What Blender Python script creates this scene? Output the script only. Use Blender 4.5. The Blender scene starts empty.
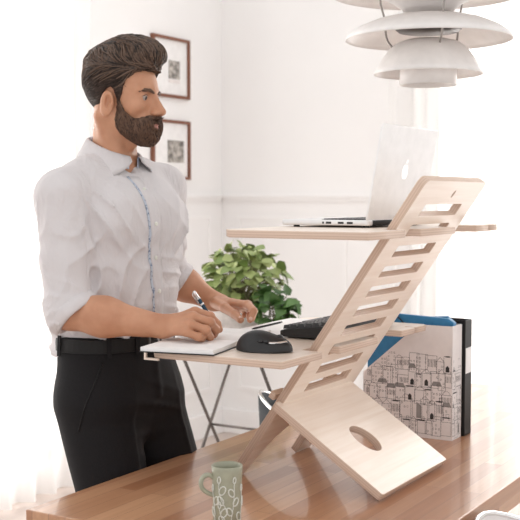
import bpy, bmesh, math, random
import numpy as np
from mathutils import Vector, Matrix, Euler
random.seed(7); rng = np.random.default_rng(7)
SC = bpy.context.scene
COL = SC.collection
PI = math.pi

# ------------------------------------------------------------------ camera model
# world x runs along the desk's length, world y across it (towards the standing man), z up
FPX = 1100.0; HOR = 196.0; CAMZ = 1.38
PITCH = math.atan((260 - HOR) / FPX)
TH = math.radians(30.8)
FWD = np.array([math.cos(TH), math.sin(TH), 0.0]); RGT = np.array([math.sin(TH), -math.cos(TH), 0.0])
ZA = np.array([0, 0, 1.0])
FC = FWD * math.cos(PITCH) - ZA * math.sin(PITCH); UC = FWD * math.sin(PITCH) + ZA * math.cos(PITCH)
CAM = np.array([0, 0, CAMZ])
cam = bpy.data.cameras.new('camera'); camo = bpy.data.objects.new('camera', cam); COL.objects.link(camo)
cam.sensor_width = 36; cam.lens = FPX / 520 * 36; cam.clip_start = 0.05
camo.location = (0, 0, CAMZ)
camo.rotation_euler = (PI / 2 - PITCH, 0, math.atan2(-FWD[0], FWD[1]))
SC.camera = camo
cam.dof.use_dof = True; cam.dof.focus_distance = 2.55; cam.dof.aperture_fstop = 8.0

def at(u, v, a=None, b=None, z=None):
    """measured point of the photograph -> place in the room, on a plane x=a, y=b or z=z"""
    r = FC + RGT * (u - 260) / FPX - UC * (v - 260) / FPX
    if a is not None: t = a / r[0]
    elif b is not None: t = b / r[1]
    else: t = (z - CAMZ) / r[2]
    return CAM + t * r

# ------------------------------------------------------------------ materials
MATS = {}
def mat(name, color, rough=0.5, metal=0.0, spec=0.5, trans=0.0, sss=0.0, emis=None, build=None, alpha=1.0, coat=0.0):
    if name in MATS: return MATS[name]
    m = bpy.data.materials.new(name); m.use_nodes = True
    nt = m.node_tree; p = nt.nodes['Principled BSDF']
    p.inputs['Base Color'].default_value = (*color, 1)
    p.inputs['Roughness'].default_value = rough; p.inputs['Metallic'].default_value = metal
    p.inputs['Specular IOR Level'].default_value = spec
    p.inputs['Transmission Weight'].default_value = trans
    p.inputs['Coat Weight'].default_value = coat
    if sss:
        p.inputs['Subsurface Weight'].default_value = sss
        p.inputs['Subsurface Radius'].default_value = (1.0, .35, .2); p.inputs['Subsurface Scale'].default_value = .008
    if emis: p.inputs['Emission Color'].default_value = (*emis[0], 1); p.inputs['Emission Strength'].default_value = emis[1]
    if build: build(nt, p)
    else: noisy(nt, p, color, 30, .04)
    MATS[name] = m
    return m
def N(nt, t, **kw):
    n = nt.nodes.new(t)
    for k, v in kw.items():
        if k in n.inputs: n.inputs[k].default_value = v
        else: setattr(n, k, v)
    return n
def coords(nt, kind='Object', scale=(1, 1, 1), rot=(0, 0, 0), loc=(0, 0, 0)):
    tc = N(nt, 'ShaderNodeTexCoord'); mp = N(nt, 'ShaderNodeMapping')
    mp.inputs['Scale'].default_value = scale; mp.inputs['Rotation'].default_value = rot; mp.inputs['Location'].default_value = loc
    nt.links.new(tc.outputs[kind], mp.inputs['Vector']); return mp.outputs[0]
def ramp(nt, fac, stops):
    r = N(nt, 'ShaderNodeValToRGB'); e = r.color_ramp.elements
    while len(e) < len(stops): e.new(0.5)
    for i, (p, c) in enumerate(stops): e[i].position = p; e[i].color = (*c, 1)
    nt.links.new(fac, r.inputs['Fac']); return r.outputs['Color']
def bump(nt, p, h, strength=.3, dist=.002):
    b = N(nt, 'ShaderNodeBump'); b.inputs['Strength'].default_value = strength; b.inputs['Distance'].default_value = dist
    nt.links.new(h, b.inputs['Height']); nt.links.new(b.outputs[0], p.inputs['Normal'])
def noisy(nt, p, color, scale, amt, bstr=0.0, sc=(1, 1, 1), bd=.001):
    v = coords(nt, scale=sc); n = N(nt, 'ShaderNodeTexNoise'); n.inputs['Scale'].default_value = scale
    n.inputs['Detail'].default_value = 4
    nt.links.new(v, n.inputs['Vector'])
    lo = tuple(max(0, c * (1 - amt)) for c in color); hi = tuple(min(1, c * (1 + amt)) for c in color)
    nt.links.new(ramp(nt, n.outputs['Fac'], [(.3, lo), (.7, hi)]), p.inputs['Base Color'])
    if bstr: bump(nt, p, n.outputs['Fac'], bstr, bd)
def nz(color, scale, amt, bstr=0.0, sc=(1, 1, 1), bd=.001):
    return lambda nt, p: noisy(nt, p, color, scale, amt, bstr, sc, bd)

def b_birch(nt, p):
    v = coords(nt, scale=(1.5, 30, 30)); n = N(nt, 'ShaderNodeTexNoise'); n.inputs['Scale'].default_value = 2.2
    n.inputs['Detail'].default_value = 5; n.inputs['Distortion'].default_value = .6
    nt.links.new(v, n.inputs['Vector'])
    nt.links.new(ramp(nt, n.outputs['Fac'], [(.25, (.80, .66, .55)), (.55, (.87, .75, .65)), (.8, (.91, .81, .72))]), p.inputs['Base Color'])
def b_plyedge(nt, p):
    v = coords(nt); s = N(nt, 'ShaderNodeSeparateXYZ'); nt.links.new(v, s.inputs[0])
    m = N(nt, 'ShaderNodeMath', operation='MULTIPLY'); m.inputs[1].default_value = 2 * PI / .0052
    nt.links.new(s.outputs['Z'], m.inputs[0])
    q = N(nt, 'ShaderNodeMath', operation='SINE'); nt.links.new(m.outputs[0], q.inputs[0])
    nt.links.new(ramp(nt, q.outputs[0], [(.2, (.66, .50, .40)), (.8, (.56, .40, .31))]), p.inputs['Base Color'])
def b_desk(nt, p):
    v = coords(nt); br = N(nt, 'ShaderNodeTexBrick'); br.offset = .43; br.offset_frequency = 2
    br.inputs['Scale'].default_value = 1.0; br.inputs['Brick Width'].default_value = .62; br.inputs['Row Height'].default_value = .043
    br.inputs['Mortar Size'].default_value = .0007; br.inputs['Bias'].default_value = 0
    br.inputs['Color1'].default_value = (.39, .175, .085, 1); br.inputs['Color2'].default_value = (.60, .335, .19, 1); br.inputs['Mortar'].default_value = (.30, .15, .09, 1)
    nt.links.new(v, br.inputs['Vector'])
    v2 = coords(nt, scale=(1.2, 34, 34)); n = N(nt, 'ShaderNodeTexNoise'); n.inputs['Scale'].default_value = 2.5; n.inputs['Detail'].default_value = 6
    nt.links.new(v2, n.inputs['Vector'])
    mx = N(nt, 'ShaderNodeMix', data_type='RGBA', blend_type='MULTIPLY'); mx.inputs['Factor'].default_value = .55
    nt.links.new(br.outputs['Color'], mx.inputs[6]); nt.links.new(ramp(nt, n.outputs['Fac'], [(.3, (.72, .66, .62)), (.7, (1.0, 1.0, 1.0))]), mx.inputs[7])
    nt.links.new(mx.outputs[2], p.inputs['Base Color'])
    bump(nt, p, n.outputs['Fac'], .08, .001)
def b_skin(nt, p):
    v = coords(nt); n = N(nt, 'ShaderNodeTexNoise'); n.inputs['Scale'].default_value = 22; n.inputs['Detail'].default_value = 5
    nt.links.new(v, n.inputs['Vector'])
    nt.links.new(ramp(nt, n.outputs['Fac'], [(.3, (.46, .215, .122)), (.7, (.57, .295, .18))]), p.inputs['Base Color'])
    n2 = N(nt, 'ShaderNodeTexNoise'); n2.inputs['Scale'].default_value = 260; n2.inputs['Detail'].default_value = 3; nt.links.new(v, n2.inputs['Vector'])
    bump(nt, p, n2.outputs['Fac'], .25, .0006)
def b_hair(lo, hi):
    def f(nt, p):
        g = N(nt, 'ShaderNodeNewGeometry')
        v = coords(nt); n = N(nt, 'ShaderNodeTexNoise'); n.inputs['Scale'].default_value = 180; nt.links.new(v, n.inputs['Vector'])
        a = N(nt, 'ShaderNodeMath', operation='ADD'); a.inputs[1].default_value = -.25
        nt.links.new(g.outputs['Random Per Island'], a.inputs[0])
        a2 = N(nt, 'ShaderNodeMath', operation='ADD'); nt.links.new(a.outputs[0], a2.inputs[0]); nt.links.new(n.outputs['Fac'], a2.inputs[1])
        nt.links.new(ramp(nt, a2.outputs[0], [(.25, lo), (.95, hi)]), p.inputs['Base Color'])
    return f
def b_shirt(nt, p):
    v = coords(nt); w = N(nt, 'ShaderNodeTexNoise'); w.inputs['Scale'].default_value = 500; nt.links.new(v, w.inputs['Vector'])
    v2 = coords(nt, scale=(1, 1, .5), rot=(.3, .5, .2)); n = N(nt, 'ShaderNodeTexNoise'); n.inputs['Scale'].default_value = 13; n.inputs['Detail'].default_value = 3; n.inputs['Distortion'].default_value = 1.6
    nt.links.new(v2, n.inputs['Vector'])
    a = N(nt, 'ShaderNodeMath', operation='MULTIPLY_ADD'); a.inputs[1].default_value = .04
    nt.links.new(w.outputs['Fac'], a.inputs[0]); nt.links.new(n.outputs['Fac'], a.inputs[2])
    bump(nt, p, a.outputs[0], .75, .014)
def b_leaf(lo, hi):
    def f(nt, p):
        g = N(nt, 'ShaderNodeNewGeometry')
        nt.links.new(ramp(nt, g.outputs['Random Per Island'], [(0, lo), (1, hi)]), p.inputs['Base Color'])
    return f
def b_pattern_blue(nt, p):
    v = coords(nt); n = N(nt, 'ShaderNodeTexVoronoi'); n.inputs['Scale'].default_value = 160; nt.links.new(v, n.inputs['Vector'])
    nt.links.new(ramp(nt, n.outputs['Distance'], [(.25, (.16, .20, .30)), (.5, (.50, .54, .62))]), p.inputs['Base Color'])

M_birch = mat('birch_plywood', (.8, .66, .53), .30, build=b_birch)
M_ply = mat('plywood_edge', (.6, .4, .3), .6, build=b_plyedge)
M_desk = mat('oiled_beech_staves', (.5, .3, .2), .30, build=b_desk, spec=.7, coat=.45)
M_wall = mat('white_wall_paint', (.885, .868, .858), .85, build=nz((.885, .868, .858), 3, .01))
M_trim = mat('white_trim_paint', (.90, .883, .873), .6, build=nz((.90, .883, .873), 3, .01))
M_floor = mat('pale_floor', (.62, .53, .48), .5, build=nz((.62, .53, .48), 4, .05, sc=(1, 8, 1)))
M_skin = mat('skin', (.6, .35, .25), .48, sss=.12, build=b_skin, spec=.4)
M_lip = mat('lips', (.55, .25, .2), .4, build=nz((.50, .22, .17), 120, .06, .2))
M_hair2 = mat('short_brown_hair', (.06, .035, .025), .6, build=b_hair((.014, .009, .007), (.055, .034, .026)), spec=.2)
M_hair = mat('brown_hair', (.06, .035, .025), .46, spec=.35, build=b_hair((.009, .006, .005), (.13, .080, .056)))
M_beard = mat('beard_hair', (.06, .035, .025), .6, build=b_hair((.022, .012, .009), (.16, .085, .052)))
M_shirt = mat('white_cotton', (.64, .605, .61), .85, build=b_shirt)
M_lining = mat('blue_lining', (.3, .35, .45), .8, build=b_pattern_blue)
M_pants = mat('black_wool', (.009, .008, .009), .8, build=nz((.009, .008, .009), 400, .3, .25), spec=.25)
M_belt = mat('black_leather', (.010, .009, .009), .5, spec=.25)
M_black = mat('black_plastic', (.012, .012, .013), .42)
M_blackg = mat('black_gloss_plastic', (.012, .012, .014), .18)
M_key = mat('keycap_plastic', (.018, .018, .020), .38)
M_alu = mat('brushed_aluminium', (.84, .83, .83), .34, metal=.45)
M_chrome = mat('chrome', (.8, .8, .8), .12, metal=1)
M_steel = mat('dark_steel', (.13, .11, .10), .4, metal=.6)
M_strut = mat('grey_metal', (.36, .33, .31), .4, metal=.5)
M_logo = mat('white_glass', (.95, .95, .95), .2, emis=((1, 1, 1), .35))
M_paper = mat('paper', (.85, .83, .82), .8)
M_white = mat('white_lacquer', (.83, .80, .78), .42)
M_lampin = mat('white_matt_enamel', (.80, .76, .74), .6)
M_blue = mat('blue_card', (.035, .21, .42), .5, build=nz((.035, .21, .42), 40, .12))
M_card = mat('printed_card', (.78, .72, .70), .7)
M_ink = mat('black_ink', (.05, .045, .045), .8)
M_grey = mat('grey_ink', (.30, .28, .27), .8)
M_mug = mat('sage_stoneware', (.33, .33, .245), .35, build=nz((.33, .33, .245), 60, .1))
M_glaze = mat('white_slip', (.72, .72, .66), .4)
M_leaf = mat('green_leaf', (.15, .3, .05), .45, build=b_leaf((.14, .21, .05), (.44, .50, .20)))
M_leafd = mat('dark_leaf', (.05, .13, .03), .45, build=b_leaf((.03, .08, .015), (.10, .20, .05)))
M_soil = mat('soil', (.03, .02, .015), .9, build=nz((.03, .02, .015), 80, .5, .8, bd=.01))
M_pot = mat('pale_pot', (.55, .50, .47), .8, build=nz((.55, .50, .47), 40, .15))
M_stem = mat('green_stem', (.16, .15, .06), .6)
M_framew = mat('red_brown_wood', (.20, .07, .035), .4)
M_photo = mat('print_grey', (.35, .32, .30), .7, build=nz((.36, .33, .30), 38, .8))
M_felt = mat('charcoal_fabric', (.035, .04, .045), .9, build=nz((.035, .04, .045), 300, .2, .4))
M_eye = mat('eye_white', (.34, .28, .25), .5)
M_iris = mat('dark_iris', (.03, .02, .016), .5)
M_pen = mat('navy_metal', (.01, .04, .07), .25, metal=.4)
M_screen = mat('dark_screen', (.01, .01, .012), .15)

# curtain: sheer cloth
def b_curtain(nt, p):
    out = nt.nodes['Material Output']
    tr = N(nt, 'ShaderNodeBsdfTranslucent'); tr.inputs['Color'].default_value = (.95, .94, .93, 1)
    di = N(nt, 'ShaderNodeBsdfDiffuse'); di.inputs['Color'].default_value = (.93, .92, .91, 1)
    tp = N(nt, 'ShaderNodeBsdfTransparent')
    v = coords(nt, scale=(1, 1, 1)); n = N(nt, 'ShaderNodeTexNoise'); n.inputs['Scale'].default_value = 500; nt.links.new(v, n.inputs['Vector'])
    m1 = N(nt, 'ShaderNodeMixShader'); m1.inputs[0].default_value = .5
    nt.links.new(tr.outputs[0], m1.inputs[1]); nt.links.new(di.outputs[0], m1.inputs[2])
    m2 = N(nt, 'ShaderNodeMixShader'); mr = N(nt, 'ShaderNodeMapRange'); mr.inputs[3].default_value = .78; mr.inputs[4].default_value = .92
    nt.links.new(n.outputs['Fac'], mr.inputs[0]); nt.links.new(mr.outputs[0], m2.inputs[0])
    nt.links.new(tp.outputs[0], m2.inputs[1]); nt.links.new(m1.outputs[0], m2.inputs[2])
    nt.links.new(m2.outputs[0], out.inputs['Surface'])
M_curt = mat('sheer_voile', (.9, .9, .9), .9, build=b_curtain)

# ------------------------------------------------------------------ object helpers
def tag(o, label=None, cat=None, group=None, kind=None):
    if label: o['label'] = label
    if cat: o['category'] = cat
    if group: o['group'] = group
    if kind: o['kind'] = kind
    return o
def thing(name, label, cat, loc=(0, 0, 0), group=None):
    o = bpy.data.objects.new(name, None); COL.objects.link(o); o.location = tuple(float(c) for c in loc); o.empty_display_size = .05
    bpy.context.view_layer.update()
    return tag(o, label, cat, group)
def wloc(p):
    v = Vector((0, 0, 0))
    while p is not None: v = v + p.location; p = p.parent
    return v
def link(name, me, mats, parent=None, smooth=False, loc=None):
    """mesh given in world coordinates; the parent is an unrotated root, so the child sits at minus its place"""
    o = bpy.data.objects.new(name, me); COL.objects.link(o)
    if not isinstance(mats, (list, tuple)): mats = [mats]
    for m in mats: me.materials.append(m)
    if smooth: me.polygons.foreach_set('use_smooth', [True] * len(me.polygons))
    if parent is not None:
        o.parent = parent
        if loc is None: o.location = -wloc(parent)
    if loc is not None: o.location = loc
    return o
def vm(verts, faces):
    me = bpy.data.meshes.new('m'); me.from_pydata([tuple(map(float, v)) for v in verts], [], [tuple(int(i) for i in f) for f in faces]); me.update(); return me
def vobj(name, verts, faces, m, parent=None, smooth=False): return link(name, vm(verts, faces), m, parent, smooth)
def recalc(me):
    bm = bmesh.new(); bm.from_mesh(me); bmesh.ops.recalc_face_normals(bm, faces=bm.faces); bm.to_mesh(me); bm.free()
def box(name, lo, hi, m, parent=None, bev=0.0, M=None, seg=2):
    bm = bmesh.new(); bmesh.ops.create_cube(bm, size=1)
    lo = np.array(lo, float); hi = np.array(hi, float)
    for v in bm.verts: v.co = Vector(((v.co.x + .5) * (hi[0] - lo[0]) + lo[0], (v.co.y + .5) * (hi[1] - lo[1]) + lo[1], (v.co.z + .5) * (hi[2] - lo[2]) + lo[2]))
    if bev: bmesh.ops.bevel(bm, geom=list(bm.edges), offset=bev, segments=seg, affect='EDGES', profile=.5)
    if M is not None: bm.transform(M)
    me = bpy.data.meshes.new('m'); bm.to_mesh(me); bm.free()
    return link(name, me, m, parent, smooth=False)
def prism(name, outlines, t, m, M, parent=None, bevel=.0015, edge_mat=None):
    """flat board with holes: 2D outlines (first outer) extruded from z=-t to 0, placed with matrix M (bevel rounds the rims)"""
    cu = bpy.data.curves.new('c', 'CURVE'); cu.dimensions = '2D'; cu.fill_mode = 'BOTH'
    for ol in outlines:
        sp = cu.splines.new('POLY'); sp.points.add(len(ol) - 1); sp.use_cyclic_u = True
        for i, q in enumerate(ol): sp.points[i].co = (q[0], q[1], 0, 1)
    cu.extrude = t / 2 - bevel; cu.bevel_depth = bevel; cu.offset = -bevel; cu.bevel_resolution = 1
    ob = bpy.data.objects.new('tmp', cu); COL.objects.link(ob); bpy.context.view_layer.update()
    dg = bpy.context.evaluated_depsgraph_get(); me = bpy.data.meshes.new_from_object(ob.evaluated_get(dg))
    bpy.data.objects.remove(ob); me.materials.clear()
    for v in me.vertices: v.co.z -= t / 2
    bm = bmesh.new(); bm.from_mesh(me); bmesh.ops.remove_doubles(bm, verts=bm.verts, dist=1e-5); bm.to_mesh(me); bm.free()
    o = bpy.data.objects.new(name, me); COL.objects.link(o)
    me.materials.append(m)
    if edge_mat:
        me.materials.append(edge_mat)
        for p in me.polygons: p.material_index = 1 if abs(p.normal.z) < .5 else 0
    if parent is not None:
        o.parent = parent
        o.matrix_local = Matrix.Translation(-wloc(parent)) @ M
    else: o.matrix_world = M
    return o
def frame_mat(x, y, z, o):
    m = Matrix.Identity(4)
    for i, c in enumerate((x, y, z)):
        for j in range(3): m[j][i] = c[j]
    for j in range(3): m[j][3] = o[j]
    return m
def tube_data(pts, rad, sides=8, cap=True):
    pts = np.array(pts, float); n = len(pts); rad = np.broadcast_to(np.array(rad, float), (n,))
    T = np.gradient(pts, axis=0); T /= np.linalg.norm(T, axis=1)[:, None] + 1e-12
    ref = np.array([0, 0, 1.0]) if abs(T[0][2]) < .9 else np.array([1.0, 0, 0])
    V = []; u = np.cross(T[0], ref); u /= np.linalg.norm(u)
    for i in range(n):
        u = u - T[i] * (u @ T[i]); u /= np.linalg.norm(u) + 1e-12; w = np.cross(T[i], u)
        for k in range(sides):
            a = 2 * PI * k / sides; V.append(pts[i] + rad[i] * (math.cos(a) * u + math.sin(a) * w))
    F = []
    for i in range(n - 1):
        for k in range(sides):
            k2 = (k + 1) % sides; F.append((i * sides + k, i * sides + k2, (i + 1) * sides + k2, (i + 1) * sides + k))
    if cap: F.append(tuple(range(sides - 1, -1, -1))); F.append(tuple((n - 1) * sides + k for k in range(sides)))
    return V, F
class MB:
    def __init__(s): s.V = []; s.F = []
    def add(s, V, F):
        o = len(s.V); s.V += [tuple(map(float, v)) for v in V]; s.F += [tuple(int(i) + o for i in f) for f in F]; return s
    def tube(s, pts, rad, sides=8): return s.add(*tube_data(pts, rad, sides))
    def box(s, lo, hi):
        x0, y0, z0 = lo; x1, y1, z1 = hi
        return s.add([(x0, y0, z0), (x1, y0, z0), (x1, y1, z0), (x0, y1, z0), (x0, y0, z1), (x1, y0, z1), (x1, y1, z1), (x0, y1, z1)],
                     [(0, 3, 2, 1), (4, 5, 6, 7), (0, 1, 5, 4), (1, 2, 6, 5), (2, 3, 7, 6), (3, 0, 4, 7)])
    def build(s, name, m, parent=None, smooth=False): return vobj(name, s.V, s.F, m, parent, smooth)
def spline(P, n=24):
    P = np.array(P, float); Q = np.vstack([2 * P[0] - P[1], P, 2 * P[-1] - P[-2]]); out = []
    for i in range(len(P) - 1):
        p0, p1, p2, p3 = Q[i:i + 4]; k = max(2, n // (len(P) - 1))
        for j in range(k):
            t = j / k; out.append(.5 * ((2 * p1) + (-p0 + p2) * t + (2 * p0 - 5 * p1 + 4 * p2 - p3) * t * t + (-p0 + 3 * p1 - 3 * p2 + p3) * t ** 3))
    out.append(P[-1]); return np.array(out)
def lathe(name, prof, m, c, parent=None, seg=64, close=False):
    V = []; F = []; n = len(prof)
    for k in range(seg):
        a = 2 * PI * k / seg
        for r, z in prof: V.append((c[0] + r * math.cos(a), c[1] + r * math.sin(a), c[2] + z))
    for k in range(seg):
        k2 = (k + 1) % seg
        for i in range(n if close else n - 1):
            j = (i + 1) % n; F.append((k * n + i, k2 * n + i, k2 * n + j, k * n + j))
    me = vm(V, F)
    bm = bmesh.new(); bm.from_mesh(me); bmesh.ops.remove_doubles(bm, verts=bm.verts, dist=1e-6); bmesh.ops.recalc_face_normals(bm, faces=bm.faces); bm.to_mesh(me); bm.free()
    return link(name, me, m, parent, True)
def shell_prof(pts, t):
    """thin sheet profile -> closed profile with thickness t"""
    P = np.array(pts, float); T = np.gradient(P, axis=0); T /= np.linalg.norm(T, axis=1)[:, None]; Nn = np.stack([-T[:, 1], T[:, 0]], 1)
    return [tuple(q) for q in P] + [tuple(q) for q in (P + Nn * t)[::-1]]

# ------------------------------------------------------------------ implicit surfaces (organic shapes)
def smin(a, b, k):
    h = np.clip(.5 + .5 * (b - a) / k, 0, 1); return b * (1 - h) + a * h - k * h * (1 - h)
def smax(a, b, k): return -smin(-a, -b, k)
def S_cone(P, A, B, ra, rb):
    A = np.array(A, np.float32); B = np.array(B, np.float32); d = B - A
    t = np.clip(((P - A) @ d) / (d @ d), 0, 1)
    return np.linalg.norm(P - A - t[..., None] * d, axis=-1) - (ra + (rb - ra) * t)
def S_ell(P, c, r, R=None):
    q = P - np.array(c, np.float32)
    if R is not None: q = q @ np.array(R, np.float32)
    r = np.array(r, np.float32)
    k0 = np.linalg.norm(q / r, axis=-1); k1 = np.linalg.norm(q / (r * r), axis=-1) + 1e-9
    return k0 * (k0 - 1) / k1
def S_chain(P, pts, rad, k=.004):
    f = None
    for i in range(len(pts) - 1):
        g = S_cone(P, pts[i], pts[i + 1], rad[i], rad[i + 1]); f = g if f is None else smin(f, g, k)
    return f
def surface(fn, lo, hi, h):
    """naive surface nets of fn(P)=0 over a box; returns verts, quads"""
    lo = np.array(lo, float); hi = np.array(hi, float); n = np.ceil((hi - lo) / h).astype(int) + 1
    ax = [(lo[i] + h * np.arange(n[i])).astype(np.float32) for i in range(3)]
    vals = np.empty(tuple(n), np.float32)
    step = max(1, int(400000 / (n[1] * n[2])))
    for i in range(0, n[0], step):
        G = np.stack(np.meshgrid(ax[0][i:i + step], ax[1], ax[2], indexing='ij'), -1); vals[i:i + step] = fn(G)
    s = vals < 0
    c = [s[i:n[0] - 1 + i, j:n[1] - 1 + j, k:n[2] - 1 + k] for i in (0, 1) for j in (0, 1) for k in (0, 1)]
    anyy = np.logical_or.reduce(c); ally = np.logical_and.reduce(c); act = anyy & ~ally
    idx = -np.ones(act.shape, np.int64); I = np.argwhere(act); idx[act] = np.arange(len(I))
    acc = np.zeros((len(I), 3)); cnt = np.zeros(len(I))
    cor = [(i, j, k) for i in (0, 1) for j in (0, 1) for k in (0, 1)]
    for p in range(8):
        for q in range(p + 1, 8):
            dd = [abs(cor[p][t] - cor[q][t]) for t in range(3)]
            if sum(dd) != 1: continue
            A = vals[I[:, 0] + cor[p][0], I[:, 1] + cor[p][1], I[:, 2] + cor[p][2]]; B = vals[I[:, 0] + cor[q][0], I[:, 1] + cor[q][1], I[:, 2] + cor[q][2]]
            m = (A < 0) != (B < 0); t = np.where(m, A / (A - B + 1e-20), 0)[:, None]
            pos = np.array(cor[p]) + t * (np.array(cor[q]) - np.array(cor[p]))
            acc += np.where(m[:, None], pos, 0); cnt += m
    V = lo + h * (I + acc / np.maximum(cnt, 1)[:, None])
    F = []
    for d in range(3):
        e, g = [(1, 2), (2, 0), (0, 1)][d]
        sl0 = [slice(None)] * 3; sl1 = [slice(None)] * 3; sl0[d] = slice(0, n[d] - 1); sl1[d] = slice(1, n[d])
        ch = s[tuple(sl0)] != s[tuple(sl1)]; E = np.argwhere(ch)
        ok = (E[:, e] > 0) & (E[:, g] > 0) & (E[:, e] < n[e] - 1) & (E[:, g] < n[g] - 1); E = E[ok]
        ue = np.zeros(3, int); ue[e] = 1; ug = np.zeros(3, int); ug[g] = 1
        q = np.stack([idx[tuple((E - o).T)] for o in (ue * 0, ue, ue + ug, ug)], 1)
        inside = s[tuple(E.T)]
        q[~inside] = q[~inside][:, ::-1]
        F.append(q[:, ::-1] if False else q)
    return V, np.vstack(F)
def fastmesh(V, F):
    me = bpy.data.meshes.new('m'); me.vertices.add(len(V)); me.vertices.foreach_set('co', np.asarray(V, np.float32).ravel())
    F = np.asarray(F, np.int32); me.loops.add(F.size); me.loops.foreach_set('vertex_index', F.ravel())
    me.polygons.add(len(F)); me.polygons.foreach_set('loop_start', np.arange(0, F.size, F.shape[1], dtype=np.int32))
    me.update(calc_edges=True); me.validate(); return me
def noise3(P, s, seed=0):
    """cheap smooth pseudo noise in -1..1"""
    r = np.random.default_rng(seed); f = 0
    for i in range(5):
        k = r.normal(size=3) * s; ph = r.uniform(0, 6.28); f = f + np.sin(P @ k.astype(np.float32) + ph)
    return f / 2.6

# ================================================================== THE ROOM
WA, WB = 5.385, 3.467            # back wall plane x=WA, left wall plane y=WB
RAIL = CAMZ + .015
def wall_with_hole(name, axis, pos, lo, hi, hlo, hhi, t=.14):
    """axis 'x': wall in plane x=pos spanning y lo..hi; hole hlo..hhi (along, z)"""
    mb = MB()
    def seg(a0, a1, z0, z1):
        if axis == 'x': mb.box((pos, a0, z0), (pos + t, a1, z1))
        else: mb.box((a0, pos, z0), (a1, pos + t, z1))
    seg(lo, hlo[0], 0, 2.9); seg(hhi[0], hi, 0, 2.9); seg(hlo[0], hhi[0], 0, hlo[1]); seg(hlo[0], hhi[0], hhi[1], 2.9)
    o = mb.build(name, M_wall); o['kind'] = 'structure'; return o
wall_with_hole('wall_back', 'x', WA, -1.6, WB + .14, (.35, .12), (2.0, 2.7))
wall_with_hole('wall_left', 'y', WB, .4, WA, (1.3, .12), (3.98, 2.7))
tag(box('floor', (-1.2, -1.7, -.05), (WA + .3, WB + .3, 0), M_floor), kind='structure')
# dado rail and panel mouldings
def rail(name, axis, z, lo, hi, h, d):
    mb = MB()
    for k, (hh, dd) in enumerate(((1, .45), (.62, .8), (.3, 1))):
        zz0 = z - h * hh; zz1 = z - h * (.18 * k)
        if axis == 'x': mb.box((WA - d * dd, lo, zz0), (WA + .001, hi, zz1))
        else: mb.box((lo, WB - d * dd, zz0), (hi, WB + .001, zz1))
    o = mb.build(name, M_trim); o['kind'] = 'structure'
rail('trim_1', 'x', RAIL, 2.36, WB, .045, .03); rail('trim_2', 'y', RAIL, 4.02, WA - .03, .045, .03)
def panel(name, axis, lo, hi, z0, z1, w=.020, d=.008):
    mb = MB()
    for (a0, a1, b0, b1) in ((lo, hi, z1 - w, z1), (lo, hi, z0, z0 + w), (lo, lo + w, z0 + w, z1 - w), (hi - w, hi, z0 + w, z1 - w)):
        if axis == 'x': mb.box((WA - d, a0, b0), (WA + .001, a1, b1))
        else: mb.box((a0, WB - d, b0), (a1, WB + .001, b1))
    o = mb.build(name, M_trim); o['kind'] = 'structure'
panel('trim_3', 'x', 2.66, 3.36, .26, 1.27); panel('trim_5', 'y', 4.42, 5.26, .26, 1.27)
tag(box('baseboard_back', (WA - .022, 2.36, 0), (WA + .001, WB, .14), M_trim, bev=.004), kind='structure')
tag(box('baseboard_left', (4.02, WB - .022, 0), (WA - .022, WB + .001, .14), M_trim, bev=.004), kind='structure')
def window(name, axis, lo, hi):
    mb = MB(); z0, z1 = .12, 2.7; w = .06
    segs = [(lo, hi, z0, z0 + w), (lo, hi, z1 - w, z1), (lo, lo + w, z0, z1), (hi - w, hi, z0, z1), ((lo + hi) / 2 - .03, (lo + hi) / 2 + .03, z0, z1), (lo, hi, 1.9, 1.95)]
    for a0, a1, b0, b1 in segs:
        if axis == 'x': mb.box((WA + .05, a0, b0), (WA + .11, a1, b1))
        else: mb.box((a0, WB + .05, b0), (a1, WB + .11, b1))
    o = mb.build(name, M_trim); o['kind'] = 'structure'
window('window_1', 'x', .35, 2.0); window('window_2', 'y', 1.3, 3.98)
def curtain(name, axis, lo, hi, pos, label, seed):
    n = 260; V = []; F = []; r = np.random.default_rng(seed); ph = r.uniform(0, 6, 6)
    zs = [.02, .6, 1.2, 1.8, 2.4, 2.75]
    for i in range(n):
        u = lo + (hi - lo) * i / (n - 1)
        for j, z in enumerate(zs):
            w = .034 * math.sin(u * 44 + ph[0] + .5 * math.sin(u * 7 + ph[1])) + .012 * math.sin(u * 83 + ph[2] + z * .7) + .01 * math.sin(u * 17 + z * 1.3 + ph[3])
            V.append((pos + w, u, z) if axis == 'x' else (u, pos + w, z))
    m = len(zs)
    for i in range(n - 1):
        for j in range(m - 1): F.append((i * m + j, (i + 1) * m + j, (i + 1) * m + j + 1, i * m + j + 1))
    return tag(vobj(name, V, F, M_curt, None, True), label, 'curtain')
curtain('sheer_curtain', 'x', .2, 2.37, WA - .10, 'long white sheer curtain hanging behind the wooden desk riser and lamp', 1)
curtain('sheer_curtain', 'y', 1.15, 4.06, WB - .09, 'long white sheer curtain hanging behind the standing man, at the left edge', 2)

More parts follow.
